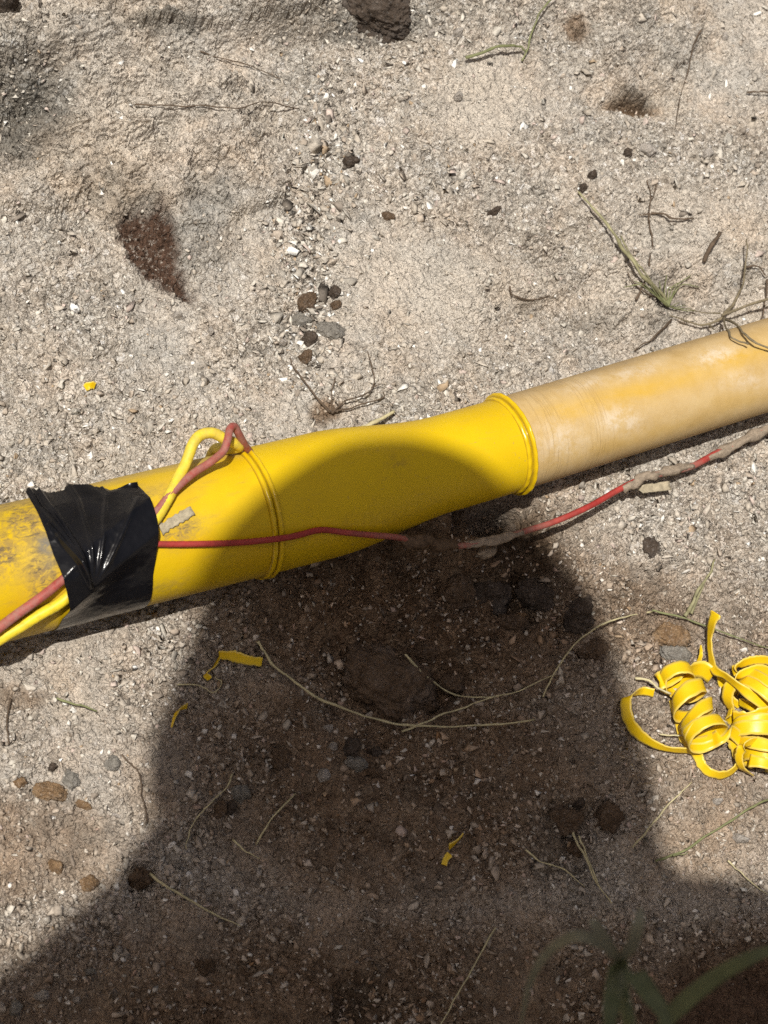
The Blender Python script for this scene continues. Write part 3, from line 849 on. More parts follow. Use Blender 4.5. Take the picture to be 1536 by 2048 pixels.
tag(bpy.data.objects['soil_crumb'], 'pale soil crumb lying below the muddy red wire', 'soil crumb')
lump('soil_crumb', gp(1022, 1058, .020), .0042, MAT['palesoil'], None, 14, (1.1, .9, .8), .6)
tag(bpy.data.objects['soil_crumb.001'], 'pale dirt lump perched on the red wire at its muddy end', 'soil crumb')

# ------------------------------------------------------------------ black tape
th_px = [(64, 1006, 283, 984), (72, 1022, 287, 992), (85, 1050, 290, 1000), (105, 1112, 305, 1045), (118, 1160, 309, 1090), (128, 1200, 305, 1150), (122, 1232, 301, 1195)]
lef = sorted([on_pipe(a, b)[::-1] for a, b, c, d in th_px]); rig = sorted([on_pipe(c, d)[::-1] for a, b, c, d in th_px])
na, nl = 150, 150
wires_path = np.array([on_pipe(*p) for p in ((122, 1182), (188, 1120), (252, 1074), (306, 1036))])
a_top = -.60; a_bot = 2.4
ang = np.linspace(a_top, a_bot, na)
G = np.zeros((na, nl, 3)); r3 = np.random.default_rng(5)
lft = np.interp(ang, [p[0] for p in lef], [p[1] for p in lef]); rgt = np.interp(ang, [p[0] for p in rig], [p[1] for p in rig])
vert = np.array(on_pipe(172, 1168))                 # where the creases meet
ridges = [((57, 996), 1.3), ((70, 1012), 1.5), ((95, 1050), 1.4), ((110, 1075), 1.1), ((150, 985), .9), ((215, 985), .8), ((275, 1005), .8)]
rl = [np.array(on_pipe(*p)) for p, _ in ridges]
for i in range(na):
    for j in range(nl):
        u = j / (nl - 1); l = lft[i] * (1 - u) + rgt[i] * u; a = ang[i]
        w = np.array([l, a * RL]); lift = .0007
        best = 1
        for k in range(len(wires_path) - 1):
            p, q2 = wires_path[k] * (1, RL), wires_path[k + 1] * (1, RL)
            tt = np.clip((w - p) @ (q2 - p) / ((q2 - p) @ (q2 - p)), 0, 1)
            best = min(best, np.linalg.norm(w - p - tt * (q2 - p)))
        bul = min(.0096, .0135 * math.exp(-(best / .0150) ** 2))
        lift += bul
        for (rp, (_, hgt_)) in zip(rl, ridges):
            p, q2 = rp * (1, RL), vert * (1, RL)
            tt = (w - p) @ (q2 - p) / ((q2 - p) @ (q2 - p))
            if 0 <= tt <= 1:
                dd = np.linalg.norm(w - p - tt * (q2 - p))
                lift += hgt_ * .0019 * math.exp(-(dd / .0013) ** 2) * min(1, 4 * (1 - tt)) * (.35 + .65 * min(1, tt * 4))
                lift += hgt_ * .0004 * math.exp(-(dd / .005) ** 2) * min(1, 3 * (1 - tt))
        G[i, j] = (l, a, lift)
G[..., 2] += .00025 * fbm(G[..., 0] * 180, G[..., 1] * 12, 3, 7)
# the torn upper left corner stands off the pipe
P = np.zeros_like(G)
for i in range(na):
    for j in range(nl):
        l, a, lift = G[i, j]; u = j / (nl - 1)
        P[i, j] = pipe_pt(l, a, lift)
cs = A0 + DL * G[..., :1]
flap = np.zeros((0,))
# extend the top edge straight off the pipe as a free flap, jagged where it was torn
nfl = 14
top_pts = []
tang = nrm(NL * math.cos(a_top) + BL * math.sin(a_top)); out_dir = -(BL * math.cos(a_top) - NL * math.sin(a_top))
lenj = np.array([np.interp(j / (nl - 1), [0, .25, .42, .6, .85, 1], [.0188, .0170, .0156, .0115, .0030, .0004]) + min(1, 3 * (1 - j / (nl - 1))) * (.0016 * (vnoise(np.array([j / 4.0]), np.array([.5]), 3)[0] - .5) * 2 + .0005 * r3.standard_normal()) * (1 if j < .8 * nl else .15) for j in range(nl)])
lenj = np.maximum(lenj, .0003)
rows = []
for k in range(nfl, 0, -1):
    s_ = k / nfl
    rows.append(np.stack([P[0, j] + out_dir * lenj[j] * s_ + tang * .0022 * s_ * math.sin(j * .09 + 1) for j in range(nl)]))
PT = np.concatenate([np.stack(rows), P], 0)
rowsn = PT.shape[0]
Nrm = np.cross(np.gradient(PT, axis=0), np.gradient(PT, axis=1)); Nrm /= np.linalg.norm(Nrm, axis=2)[..., None] + 1e-12
under = PT - .0003 * Nrm * np.sign((Nrm * (PT - (A0 + DL * ((PT - A0) @ DL)[..., None]))).sum(-1))[..., None]
vs = np.concatenate([PT.reshape(-1, 3), under.reshape(-1, 3)]); off = rowsn * nl; fs = []
for i in range(rowsn - 1):
    for j in range(nl - 1):
        q4 = (i * nl + j, i * nl + j + 1, (i + 1) * nl + j + 1, (i + 1) * nl + j)
        fs.append(q4); fs.append(tuple(off + k for k in reversed(q4)))
edge = [i for i in range(nl)] + [i * nl + nl - 1 for i in range(1, rowsn)] + [(rowsn - 1) * nl + j for j in range(nl - 2, -1, -1)] + [i * nl for i in range(rowsn - 2, 0, -1)]
for a, b in zip(edge, edge[1:] + edge[:1]):
    fs.append((b, a, off + a, off + b))
tape = mesh_obj('black_tape', vs, fs, MAT['tape'], origin=A0 + DL * .07)
tag(tape, 'wrinkled shiny black tape holding the wires against the yellow pipe', 'tape')

# grey scrap stuck on the pipe
def sheet(name, quad, thick, mat, n=14, wave=.0005, parent=None, jag=.10):
    """a small thin scrap given by four corners"""
    a, b, c, d = [np.asarray(p) for p in quad]
    t = np.linspace(0, 1, n)
    g = np.array([[(a * (1 - u) + b * u) * (1 - w_) + (d * (1 - u) + c * u) * w_ for u in t] for w_ in np.linspace(0, 1, 6)])
    nn = nrm(np.cross(b - a, d - a)); nn = nn if nn[2] > 0 else -nn
    g += nn * (wave * fbm(np.linspace(0, 3, n)[None, :] + 0 * np.arange(6)[:, None], np.linspace(0, 2, 6)[:, None] + 0 * t[None], 2, 4))[..., None]
    g[0] += (d - a) * jag * (np.random.default_rng(3).random((n, 1)) - .5); g[-1] += (d - a) * jag * (np.random.default_rng(4).random((n, 1)) - .5)
    k = n * 6; vs = np.concatenate([g.reshape(-1, 3), g.reshape(-1, 3) - nn * thick]); fs = []
    for i in range(5):
        for j in range(n - 1):
            q4 = (i * n + j, i * n + j + 1, (i + 1) * n + j + 1, (i + 1) * n + j); fs += [q4, tuple(k + x for x in reversed(q4))]
    ed = list(range(n)) + [i * n + n - 1 for i in range(1, 6)] + [5 * n + j for j in range(n - 2, -1, -1)] + [i * n for i in range(4, 0, -1)]
    for p, q_ in zip(ed, ed[1:] + ed[:1]): fs.append((q_, p, k + p, k + q_))
    return mesh_obj(name, vs, fs, mat, parent, origin=a if parent is None else None)
tag(sheet('tape_scrap', [pp(318, 1050, .0018), pp(380, 1012, .0022), pp(390, 1028, .0022), pp(326, 1068, .0018)], .0012, MAT['greytape'], jag=.3), 'dusty grey tape scrap stuck to the yellow pipe beside the wires', 'tape scrap')
tag(sheet('tape_scrap', [gp(1272, 972, .017), gp(1338, 962, .014), gp(1342, 980, .013), gp(1286, 986, .016)], .0006, MAT['greytape'], wave=.001), 'pale grey flap of tape beneath the muddy red wire', 'tape scrap')

# ------------------------------------------------------------------ yellow shavings peeled off the pipe
def ribbon(pts, wid, width, thick=.0007, n=12, label=None, group='curled shavings heaped on the right', name='plastic_shaving', taper=(1, 1)):
    path = catmull(pts, n)
    W = catmull(wid, n)
    T = np.gradient(path, axis=0); T /= np.linalg.norm(T, axis=1)[:, None] + 1e-12
    W = W - T * (W * T).sum(1)[:, None]; W /= np.linalg.norm(W, axis=1)[:, None] + 1e-12
    Nn = np.cross(T, W)
    k = len(path); tt = np.linspace(0, 1, k)
    r = np.random.default_rng(len(label or '') + k)
    ww = (width * .5 * (taper[0] + (taper[1] - taper[0]) * tt) * (1 + .30 * fbm(tt * 9 + width * 1e4, 0 * tt, 3, 5) + .10 * fbm(tt * 60 + width * 1e4, 0 * tt, 2, 6)))[:, None]
    cross = [(-1, 1, 1), (-.6, .8, 0), (0, .6, 0), (.6, .8, 0), (1, 1, 1), (1, -1, 1), (.6, -1.2, 0), (0, -1.4, 0), (-.6, -1.2, 0), (-1, -1, 1)]
    vs = np.stack([path + W * ww * c0 + Nn * thick * .5 * c1 for c0, c1, _ in cross], 1).reshape(-1, 3)
    edge = np.tile([c2 for _, _, c2 in cross], k)
    m = len(cross); fs = []
    for i in range(k - 1):
        for j in range(m):
            j2 = (j + 1) % m; fs.append((i * m + j, i * m + j2, (i + 1) * m + j2, (i + 1) * m + j))
    fs.append(tuple(reversed(range(m)))); fs.append(tuple((k - 1) * m + j for j in range(m)))
    o = mesh_obj(name, vs, fs, MAT['shaving'], attrs=dict(edge=edge.astype(float)), origin=path[0])
    for p in o.data.polygons: pass
    return tag(o, label, 'plastic shaving', group)

rv, uv, vv_ = R_, U_, V
def W(r, u, v): return nrm(r * R_ + u * U_ + v * V)
# left coil
def coil(c0, c1, r0, r1, turns, width, phase, label, pre=(), post=(), pitchfun=None, prew=(), postw=(), squash=1.0, thick=.0007):
    c0, c1 = np.asarray(c0), np.asarray(c1); ax = nrm(c1 - c0)
    e1 = nrm(V - ax * (V @ ax)); e2 = np.cross(ax, e1)
    n = int(turns * 14); t = np.linspace(0, 1, n)
    tp = t if pitchfun is None else pitchfun(t)
    jr = 1 + .22 * fbm(t * turns * 1.3 + phase * 10, 0 * t, 2, 55)
    wob = .0035 * fbm(t * turns * .9 + phase * 20, 0 * t, 2, 56)
    pts = [c0 + (c1 - c0) * tp[i] + ax * wob[i] + jr[i] * (r0 + (r1 - r0) * t[i]) * (math.cos(phase + 2 * math.pi * turns * t[i]) * e1 * squash + math.sin(phase + 2 * math.pi * turns * t[i]) * e2) for i in range(n)]
    wt = .5 * fbm(t * turns * .8 + phase * 30, 0 * t, 2, 57); wt2 = .5 * fbm(t * turns * .8 + phase * 40, 0 * t, 2, 58)
    wid = [ax + e1 * wt[i] + e2 * wt2[i] for i in range(n)]
    return ribbon(list(pre) + pts + list(post), list(prew) + wid + list(postw), width, thick, 5, label)
c0, c1 = gp(1354, 1348, .013), gp(1412, 1468, .026)
pf = lambda t: np.interp(t, [0, .22, .30, .50, .58, .66, .8, 1], [0, .07, .30, .50, .60, .80, .90, 1])
coil(c0, c1, .0122, .0140, 4.4, .0112, 1.3, 'tight left-hand coil of yellow shaving with five turns', pitchfun=pf,
     post=[gp(1462, 1462, .018), gp(1500, 1500, .012), gp(1545, 1535, .008)], postw=[W(.5, .9, .2), W(-.45, .9, .2), W(-.45, .9, .2)],
     pre=[gp(1425, 1352, .006), gp(1395, 1338, .008)], prew=[W(0, 1, .4), W(.1, 1, .5)])
ribbon([gp(1308, 1386, .006), gp(1285, 1382, .006), gp(1262, 1390, .007), gp(1252, 1402, .009), gp(1256, 1435, .010), gp(1272, 1462, .010), gp(1300, 1484, .009), gp(1335, 1498, .008), gp(1385, 1502, .007)],
       [W(.15, 1, .5), W(.15, 1, .5), W(.8, .6, .7), W(1, .1, .5), W(1, .2, .4), W(.75, .6, .4), W(.4, .8, .7), W(.15, .7, .9), W(0, .6, 1)], .0075, label='flat yellow ribbon bent like a hook at the far left')
ribbon([gp(1386, 1498, .007), gp(1396, 1512, .005), gp(1404, 1530, .005), gp(1420, 1545, .005), gp(1446, 1550, .006), gp(1466, 1541, .008), gp(1480, 1524, .010)],
       [W(1, .1, .3), W(1, .3, .3), W(.8, .6, .3), W(.4, .9, .4), W(0, .8, .7), W(-.4, .5, .9), W(-.6, .3, .9)], .0072, label='small open loop of shaving below the left-hand coil')
ribbon([gp(1396, 1328, .008), gp(1402, 1310, .010), gp(1402, 1290, .014)], [W(1, .3, .3), W(1, .2, .3), W(.8, .1, .8)], .0045, label='short pointed offcut sticking up behind the left-hand coil', taper=(1, .3))
ribbon([gp(1432, 1226, .034), gp(1424, 1246, .028), gp(1419, 1275, .020), gp(1421, 1310, .014), gp(1428, 1338, .014), gp(1450, 1352, .022), gp(1490, 1382, .028), gp(1536, 1412, .028), gp(1600, 1450, .02)],
       [W(.8, .1, .7), W(.55, 0, .9), W(.4, 0, 1), W(.4, .1, 1), W(.6, .7, .6), W(-.5, .9, .2), W(-.5, .9, .15), W(-.5, .9, .15), W(-.5, .9, .1)], .0072, label='long straight strip with one upright end crossing the heap')
ribbon([gp(1466, 1346, .012), gp(1478, 1332, .018), gp(1500, 1322, .022), gp(1530, 1320, .024), gp(1570, 1330, .02), gp(1600, 1365, .014), gp(1590, 1410, .010)],
       [W(.5, .4, .8), W(.4, .7, .6), W(.1, .9, .4), W(-.2, .9, .4), W(-.5, .7, .4), W(-1, .1, .4), W(-.8, -.5, .4)], .0070, label='topmost arched band at the back of the heap')
c0, c1 = gp(1528, 1372, .020), gp(1500, 1418, .018)
coil(gp(1540, 1385, .020), gp(1512, 1412, .018), .0235, .0215, 2.6, .0080, 2.2, 'widest ring-shaped coil in the middle of the heap')
coil(gp(1524, 1404, .012), gp(1556, 1412, .012), .011, .012, 2.2, .0085, .3, 'small coil tucked inside the widest ring')
coil(gp(1512, 1432, .016), gp(1512, 1470, .016), .0185, .0195, 2.4, .0088, 1.1, 'broad glossy coil below the strip at the frame edge', squash=.7)
coil(gp(1528, 1492, .016), gp(1520, 1532, .012), .0175, .0145, 2.7, .0085, 2.6, 'lowest spiral coil at the bottom of the heap')
ribbon([gp(1474, 1462, .012), gp(1472, 1480, .010), gp(1480, 1500, .009), gp(1496, 1514, .009), gp(1515, 1520, .010)], [W(1, 0, .3), W(1, .2, .3), W(.8, .6, .3), W(.5, .9, .3), W(.3, .9, .3)], .0125, label='wide curved piece between the lower two coils')
ribbon([gp(1462, 1420, .006), gp(1455, 1395, .012), gp(1464, 1366, .020), gp(1488, 1346, .027), gp(1520, 1340, .030), gp(1556, 1352, .028), gp(1580, 1390, .02)], [W(.6, -.2, .8), W(.8, .1, .6), W(.7, .5, .5), W(.3, .9, .3), W(0, 1, .2), W(-.4, .9, .2), W(-.9, .3, .2)], .0078, label='big arch of shaving rising over the widest ring')
ribbon([gp(1466, 1432, .010), gp(1490, 1436, .020), gp(1520, 1428, .026), gp(1560, 1420, .024)], [W(0, 1, .5), W(0, .9, .4), W(0, .9, .3), W(.1, .9, .3)], .0092, label='short glossy band bridging the heap below the crossing strip')
ribbon([gp(1478, 1404, .008), gp(1500, 1412, .014), gp(1530, 1426, .014), gp(1570, 1434, .010)], [W(-.3, .9, .4)] * 4, .0070, label='flat strip lying inside the heap under the crossing strip')
ribbon([gp(1440, 1352, .006), gp(1448, 1376, .004), gp(1462, 1398, .004), gp(1480, 1412, .005)], [W(.7, .5, .5), W(.8, .4, .4), W(.8, .4, .4), W(.7, .6, .3)], .0055, label='narrow dull strip at the shaded left edge of the heap')
ribbon([gp(1344, 1400, .004), gp(1352, 1430, .003), gp(1362, 1468, .003), gp(1378, 1496, .004)], [W(.9, .1, .4)] * 4, .0050, label='pale narrow strip half hidden beneath the left-hand coil')
ribbon([gp(1500, 1548, .004), gp(1484, 1536, .012), gp(1478, 1512, .020), gp(1490, 1490, .027), gp(1516, 1482, .028), gp(1545, 1492, .022)], [W(.7, -.3, .6), W(.8, -.1, .6), W(.8, .2, .5), W(.5, .7, .4), W(.1, .9, .4), W(-.3, .9, .3)], .0066, label='upright hoop standing in front of the lowest spiral coil')
# scraps in the shade
sg = 'yellow scraps on the bare dirt'
ribbon([gp(438, 1310, .004), gp(465, 1312, .007), gp(495, 1320, .006), gp(524, 1324, .005)], [W(-.2, 1, .2)] * 4, .0068, label='flat yellow scrap lying left of the long pale stem', group=sg)
ribbon([gp(440, 1314, .004), gp(428, 1334, .005), gp(412, 1348, .006), gp(420, 1358, .004)], [W(.9, .5, .2), W(.9, .6, .2), W(.6, .8, .2), W(.8, .3, .2)], .0045, label='crumpled yellow scrap beneath the flat yellow scrap', group=sg, taper=(.5, 1))
ribbon([gp(374, 1412, .004), gp(360, 1418, .005), gp(350, 1432, .005), gp(343, 1455, .003)], [W(.3, .9, .2), W(.6, .7, .2), W(.9, .3, .2), W(1, 0, .2)], .0036, label='thin curved yellow peel at the left edge of the shadow', group=sg, taper=(1.2, .3))
ribbon([gp(925, 1670, .004), gp(912, 1684, .006), gp(898, 1694, .005)], [W(.5, .8, .2), W(.6, .8, .2), W(.4, .9, .3)], .0058, label='small bent yellow scrap deep in the shadow', group=sg)
ribbon([gp(900, 1708, .003), gp(892, 1718, .004), gp(888, 1730, .003)], [W(.9, .3, .2)] * 3, .0042, label='tiny yellow chip below the bent scrap in the shadow', group=sg)
ribbon([gp(170, 776, .003), gp(180, 770, .005), gp(190, 772, .003)], [W(.3, .9, .2)] * 3, .0050, label='tiny yellow crumb on the gravel above the pipe', group=sg)

# ------------------------------------------------------------------ stones
def stone(px, py, rx, ry, rot, h, mat, label, sink=.35, seed=None, rough=.28, group=None, cat='stone'):
    """rx, ry in photograph pixels, h the height in metres"""
    seed = seed or int(px * 3 + py)
    c = gp(px, py, 0)
    k = depth(c) / FOC
    v, f = ico(6 if rx > 60 else 5 if rx > 20 else 4)
    rs = np.random.default_rng(seed)
    pn = rs.standard_normal((15, 3)); pn /= np.linalg.norm(pn, axis=1)[:, None]
    pd = rs.uniform(.72, 1.05, 15)
    dots = v @ pn.T
    rad = np.where(dots > .05, pd[None] / np.maximum(dots, .05), 9.0)
    rad = -np.log(np.exp(-14 * np.minimum(rad, 1.35)).sum(1)) / 14
    rad = np.clip(rad, .45, 1.2)[:, None]
    d = rad * (1 + .35 * rough * n3(v, 1.1, seed)[:, None] + .22 * n3(v, 3.2, seed + 2)[:, None] + .13 * n3(v, 9, seed + 4)[:, None] + .06 * n3(v, 24, seed + 6)[:, None])
    P = v * d
    ca, sa = math.cos(math.radians(-rot)), math.sin(math.radians(-rot))
    ex = nrm(AH * 0 + np.array([R_[0], R_[1], 0])); ey = np.array([-ex[1], ex[0], 0])
    gx_, gy_ = P[:, 0] * rx * k, P[:, 1] * ry * k
    Q = (gx_ * ca - gy_ * sa)[:, None] * ex + (gx_ * sa + gy_ * ca)[:, None] * ey + np.outer(P[:, 2] * h, [0, 0, 1.])
    o = mesh_obj('stone', Q + c + np.array([0, 0, h * (1 - 2 * sink)]), f, MAT[mat], origin=c)
    return tag(o, label, cat, group)

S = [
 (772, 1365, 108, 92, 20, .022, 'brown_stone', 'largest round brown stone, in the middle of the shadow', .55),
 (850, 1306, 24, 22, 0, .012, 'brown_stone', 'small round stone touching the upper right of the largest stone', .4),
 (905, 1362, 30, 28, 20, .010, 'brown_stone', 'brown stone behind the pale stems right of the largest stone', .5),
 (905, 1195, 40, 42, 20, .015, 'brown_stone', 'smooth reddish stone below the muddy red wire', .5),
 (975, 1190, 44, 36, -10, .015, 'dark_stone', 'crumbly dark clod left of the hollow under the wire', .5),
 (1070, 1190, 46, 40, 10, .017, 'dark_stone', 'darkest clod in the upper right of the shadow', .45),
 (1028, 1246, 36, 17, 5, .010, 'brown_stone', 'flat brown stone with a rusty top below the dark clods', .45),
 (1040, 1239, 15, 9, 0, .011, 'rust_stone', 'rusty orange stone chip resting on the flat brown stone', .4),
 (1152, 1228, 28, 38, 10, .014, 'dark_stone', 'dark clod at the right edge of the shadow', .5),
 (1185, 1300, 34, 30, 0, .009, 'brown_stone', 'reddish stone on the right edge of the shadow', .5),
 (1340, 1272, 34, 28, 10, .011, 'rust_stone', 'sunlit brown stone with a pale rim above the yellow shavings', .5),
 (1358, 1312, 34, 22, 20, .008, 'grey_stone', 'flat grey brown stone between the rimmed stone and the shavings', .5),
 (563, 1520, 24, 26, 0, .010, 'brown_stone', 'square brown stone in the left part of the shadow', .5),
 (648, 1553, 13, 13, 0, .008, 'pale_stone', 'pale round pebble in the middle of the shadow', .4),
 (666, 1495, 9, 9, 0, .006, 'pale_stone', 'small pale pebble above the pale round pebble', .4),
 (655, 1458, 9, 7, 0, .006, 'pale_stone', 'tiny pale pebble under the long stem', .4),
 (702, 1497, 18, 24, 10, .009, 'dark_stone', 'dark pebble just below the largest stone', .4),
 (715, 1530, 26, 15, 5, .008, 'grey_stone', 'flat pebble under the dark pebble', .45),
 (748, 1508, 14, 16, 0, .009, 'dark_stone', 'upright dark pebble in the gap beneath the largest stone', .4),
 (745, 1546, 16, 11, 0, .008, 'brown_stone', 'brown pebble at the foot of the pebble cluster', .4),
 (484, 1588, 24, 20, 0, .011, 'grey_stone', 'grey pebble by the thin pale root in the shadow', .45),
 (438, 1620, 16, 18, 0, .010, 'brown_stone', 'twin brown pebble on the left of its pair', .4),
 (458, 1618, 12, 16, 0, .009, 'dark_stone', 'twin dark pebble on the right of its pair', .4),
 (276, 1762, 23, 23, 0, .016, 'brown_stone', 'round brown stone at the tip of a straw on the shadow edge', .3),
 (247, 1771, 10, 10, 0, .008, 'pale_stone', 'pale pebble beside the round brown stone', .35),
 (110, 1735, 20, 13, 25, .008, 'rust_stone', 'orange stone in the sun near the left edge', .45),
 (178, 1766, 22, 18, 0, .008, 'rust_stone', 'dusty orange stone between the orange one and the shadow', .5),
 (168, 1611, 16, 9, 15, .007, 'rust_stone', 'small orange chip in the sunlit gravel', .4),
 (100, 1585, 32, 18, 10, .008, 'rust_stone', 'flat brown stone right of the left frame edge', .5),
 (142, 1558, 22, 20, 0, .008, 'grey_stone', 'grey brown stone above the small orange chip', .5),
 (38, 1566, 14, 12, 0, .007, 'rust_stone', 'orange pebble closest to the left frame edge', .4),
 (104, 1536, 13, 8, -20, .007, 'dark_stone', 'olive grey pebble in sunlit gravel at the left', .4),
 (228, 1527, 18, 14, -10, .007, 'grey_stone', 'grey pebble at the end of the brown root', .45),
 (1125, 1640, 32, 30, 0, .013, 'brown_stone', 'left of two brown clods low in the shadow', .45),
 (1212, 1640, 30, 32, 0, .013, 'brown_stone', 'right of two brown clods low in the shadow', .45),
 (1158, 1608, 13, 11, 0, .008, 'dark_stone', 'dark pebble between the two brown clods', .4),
 (1150, 1702, 18, 16, 30, .010, 'brown_stone', 'tan pebble below the left brown clod', .4),
 (406, 1933, 22, 16, 10, .011, 'brown_stone', 'amber brown pebble in the bottom shadow', .35),
 (82, 1993, 13, 12, 0, .010, 'pale_stone', 'pale angular pebble near the bottom left corner', .35),
 (30, 2020, 14, 16, 0, .010, 'grey_stone', 'bluish grey pebble in the bottom left corner', .35),
 (153, 2001, 9, 6, 0, .007, 'pale_stone', 'flat pale pebble right of the angular one', .35),
 (236, 1902, 8, 10, 0, .008, 'pale_stone', 'upright pale pebble in the bottom shadow', .35),
 (178, 1944, 9, 9, 0, .008, 'grey_stone', 'grey pebble left of the amber pebble', .35),
 (416, 1786, 10, 8, 0, .007, 'pale_stone', 'pale pebble right of the fallen straw', .35),
 (765, 28, 68, 48, 15, .024, 'dark_stone', 'dark rough rock at the top frame edge', .45),
 (12, 12, 26, 22, 0, .020, 'dark_stone', 'dark rock in the top left corner', .4),
 (700, 328, 17, 11, -15, .008, 'dark_stone', 'flat dark brown stone beside the gravel strip', .35),
 (613, 605, 21, 16, -50, .008, 'brown_stone', 'slanted brown flake in the gravel strip', .35),
 (668, 585, 10, 15, -10, .007, 'dark_stone', 'dark pointed flake on the right of the gravel strip', .35),
 (670, 611, 13, 9, -20, .006, 'brown_stone', 'brown flake below the dark pointed flake', .35),
 (618, 682, 17, 18, 0, .009, 'dark_stone', 'dark rough stone at the bottom of the gravel strip', .35),
 (610, 715, 14, 16, 30, .008, 'brown_stone', 'brown stone under the dark rough stone', .4),
 (600, 640, 22, 14, 0, .009, 'grey_stone', 'grey stone with a dark foot in the gravel strip', .4),
 (660, 660, 34, 20, 0, .007, 'grey_stone', 'broad flat grey stone right of the gravel strip', .5),
 (985, 427, 13, 7, -40, .007, 'dark_stone', 'greenish black chip in the open gravel', .3),
 (1252, 310, 9, 9, 0, .006, 'dark_stone', 'black chip between two pale stones at upper right', .3),
 (1183, 352, 9, 8, 0, .006, 'dark_stone', 'brown black chip above the grass stem tip', .3),
 (1166, 377, 9, 8, 0, .006, 'dark_stone', 'dark chip at the grass stem tip', .3),
 (775, 436, 14, 9, 20, .006, 'brown_stone', 'brown chip right of the gravel strip', .35),
 (1308, 1090, 18, 24, -20, .006, 'dark_stone', 'dark flat flake below the grey tape flap', .55),
 (1295, 302, 18, 12, 20, .007, 'pale_stone', 'bluish white chip at upper right', .35),
 (913, 196, 9, 8, 0, .006, 'pale_stone', 'white chip left of the sandy patch', .3),
 (1448, 75, 7, 7, 0, .005, 'pale_stone', 'white round pebble at the top right', .3),
 (1412, 308, 12, 9, -30, .006, 'pale_stone', 'white chip by a dark crack at upper right', .3),
 (565, 687, 8, 6, 0, .006, 'pale_stone', 'bright white chip left of the gravel strip', .3),
 (352, 634, 12, 7, 10, .006, 'pale_stone', 'white sliver below the brown stain', .3),
 (420, 664, 6, 7, 0, .006, 'pale_stone', 'white crumb right of the white sliver', .3),
 (1430, 1604, 9, 7, 0, .007, 'pale_stone', 'white chip below the yellow shavings', .3),
 (1478, 1680, 14, 10, 20, .008, 'pale_stone', 'larger white chip at the lower right', .3),
 (860, 70, 7, 9, 0, .006, 'pale_stone', 'white pebble near the top rock', .3),
 (915, 68, 9, 8, 0, .006, 'pale_stone', 'rounded white pebble right of the top rock', .3),
]
for a in S:
    stone(*a[:8], sink=min(a[8] + (.14 if a[2] < 25 else .05), .68))

# ------------------------------------------------------------------ stems, straws, roots
def stem(name, branches, mat, label, cat, group=None):
    """branches: lists of (px, py, height) and a radius (start, end)"""
    b = Bag(); org = None
    for pts, r0, r1 in branches:
        P = [gp(p[0], p[1], (p[2] if len(p) > 2 else .0015) + .0016 + r0) for p in pts]
        path = catmull(P, 9)
        path += .0016 * np.stack([fbm(np.arange(len(path)) / 7.0 + q_ * 40, 0 * path[:, 0] + r0 * 1e4, 3, 8) for q_ in range(3)], 1)
        b.tube(path, .80 * np.linspace(r0, r1, len(path)) * (1 + .35 * fbm(np.arange(len(path)) / 3.0, 0 * path[:, 0] + r1 * 1e5, 2, 12)), 7)
        if org is None: org = path[0]
    o = mesh_obj(name, b.verts(), b.f, MAT[mat], origin=org)
    return tag(o, label, cat, group)

G1 = 'dry stems and straws on the dirt'; G2 = 'thin roots lying on the dirt'
stem('straw', [([(515, 1282), (530, 1310, .004), (570, 1350, .006), (625, 1390, .010), (700, 1425, .012), (770, 1443, .010), (840, 1450, .006), (950, 1450, .005), (1070, 1437, .004)], .0013, .0008)], 'straw', 'long pale stem curving in front of the largest stone', 'straw', G1)
stem('straw', [([(812, 1310, .012), (850, 1350, .012), (895, 1382, .008), (950, 1396, .004), (985, 1392, .003)], .0010, .0007)], 'straw', 'pale stem arching over the right side of the largest stone', 'straw', G1)
stem('straw', [([(805, 1465, .004), (860, 1440, .009), (920, 1418, .008), (970, 1400, .005), (1040, 1380, .004), (1110, 1350, .003)], .0010, .0005)], 'straw', 'thin pale stem crossing the long stem near its middle', 'straw', G1)
stem('straw', [([(1085, 1395), (1110, 1350, .006), (1150, 1290, .012), (1195, 1255, .012), (1240, 1236, .008), (1304, 1222, .004)], .0008, .0008)], 'straw', 'hair-thin stem arching from the shadow into the sun', 'straw', G1)
stem('straw', [([(1304, 1222, .003), (1370, 1238, .006), (1440, 1262, .006), (1500, 1285, .006), (1560, 1305)], .0009, .0006)], 'green_stem', 'thin stem stretching behind the shavings to the right frame edge', 'straw', G1)
stem('straw', [([(298, 1748, .010), (340, 1775, .006), (400, 1810, .004), (480, 1850, .002)], .0012, .0006)], 'straw', 'pale straw pointing away from the round brown stone', 'straw', G1)
stem('straw', [([(990, 1858, .003), (950, 1930, .010), (915, 1990, .012), (880, 2048, .012), (850, 2100, .010)], .0007, .0007)], 'straw', 'pale straw slanting down to the bottom frame edge', 'straw', G1)
stem('straw', [([(1310, 1723, .003), (1345, 1712, .006), (1400, 1680, .010), (1460, 1640, .012), (1510, 1612, .012), (1570, 1585, .010)], .0012, .0010), ([(1345, 1712, .006), (1380, 1705, .006)], .0008, .0004)], 'green_stem', 'green grey stem below the heap of shavings at the frame edge', 'straw', G1)
stem('straw', [([(1265, 1697, .003), (1300, 1655, .008), (1340, 1605, .008), (1382, 1565, .004)], .0009, .0006)], 'straw', 'straight pale straw between shadow and shavings', 'straw', G1)
stem('straw', [([(1372, 1234, .002), (1388, 1200, .006), (1405, 1170, .008), (1430, 1120, .006)], .0022, .0010), ([(1382, 1226, .002), (1402, 1180, .006), (1426, 1140, .004)], .0014, .0006)], 'olive', 'flat green blade pair above the upright shaving end', 'straw', G1)
stem('straw', [([(1270, 1355, .004), (1300, 1366, .008), (1340, 1388, .012)], .0013, .0009)], 'straw', 'short straw poking under the left-hand coil', 'straw', G1)
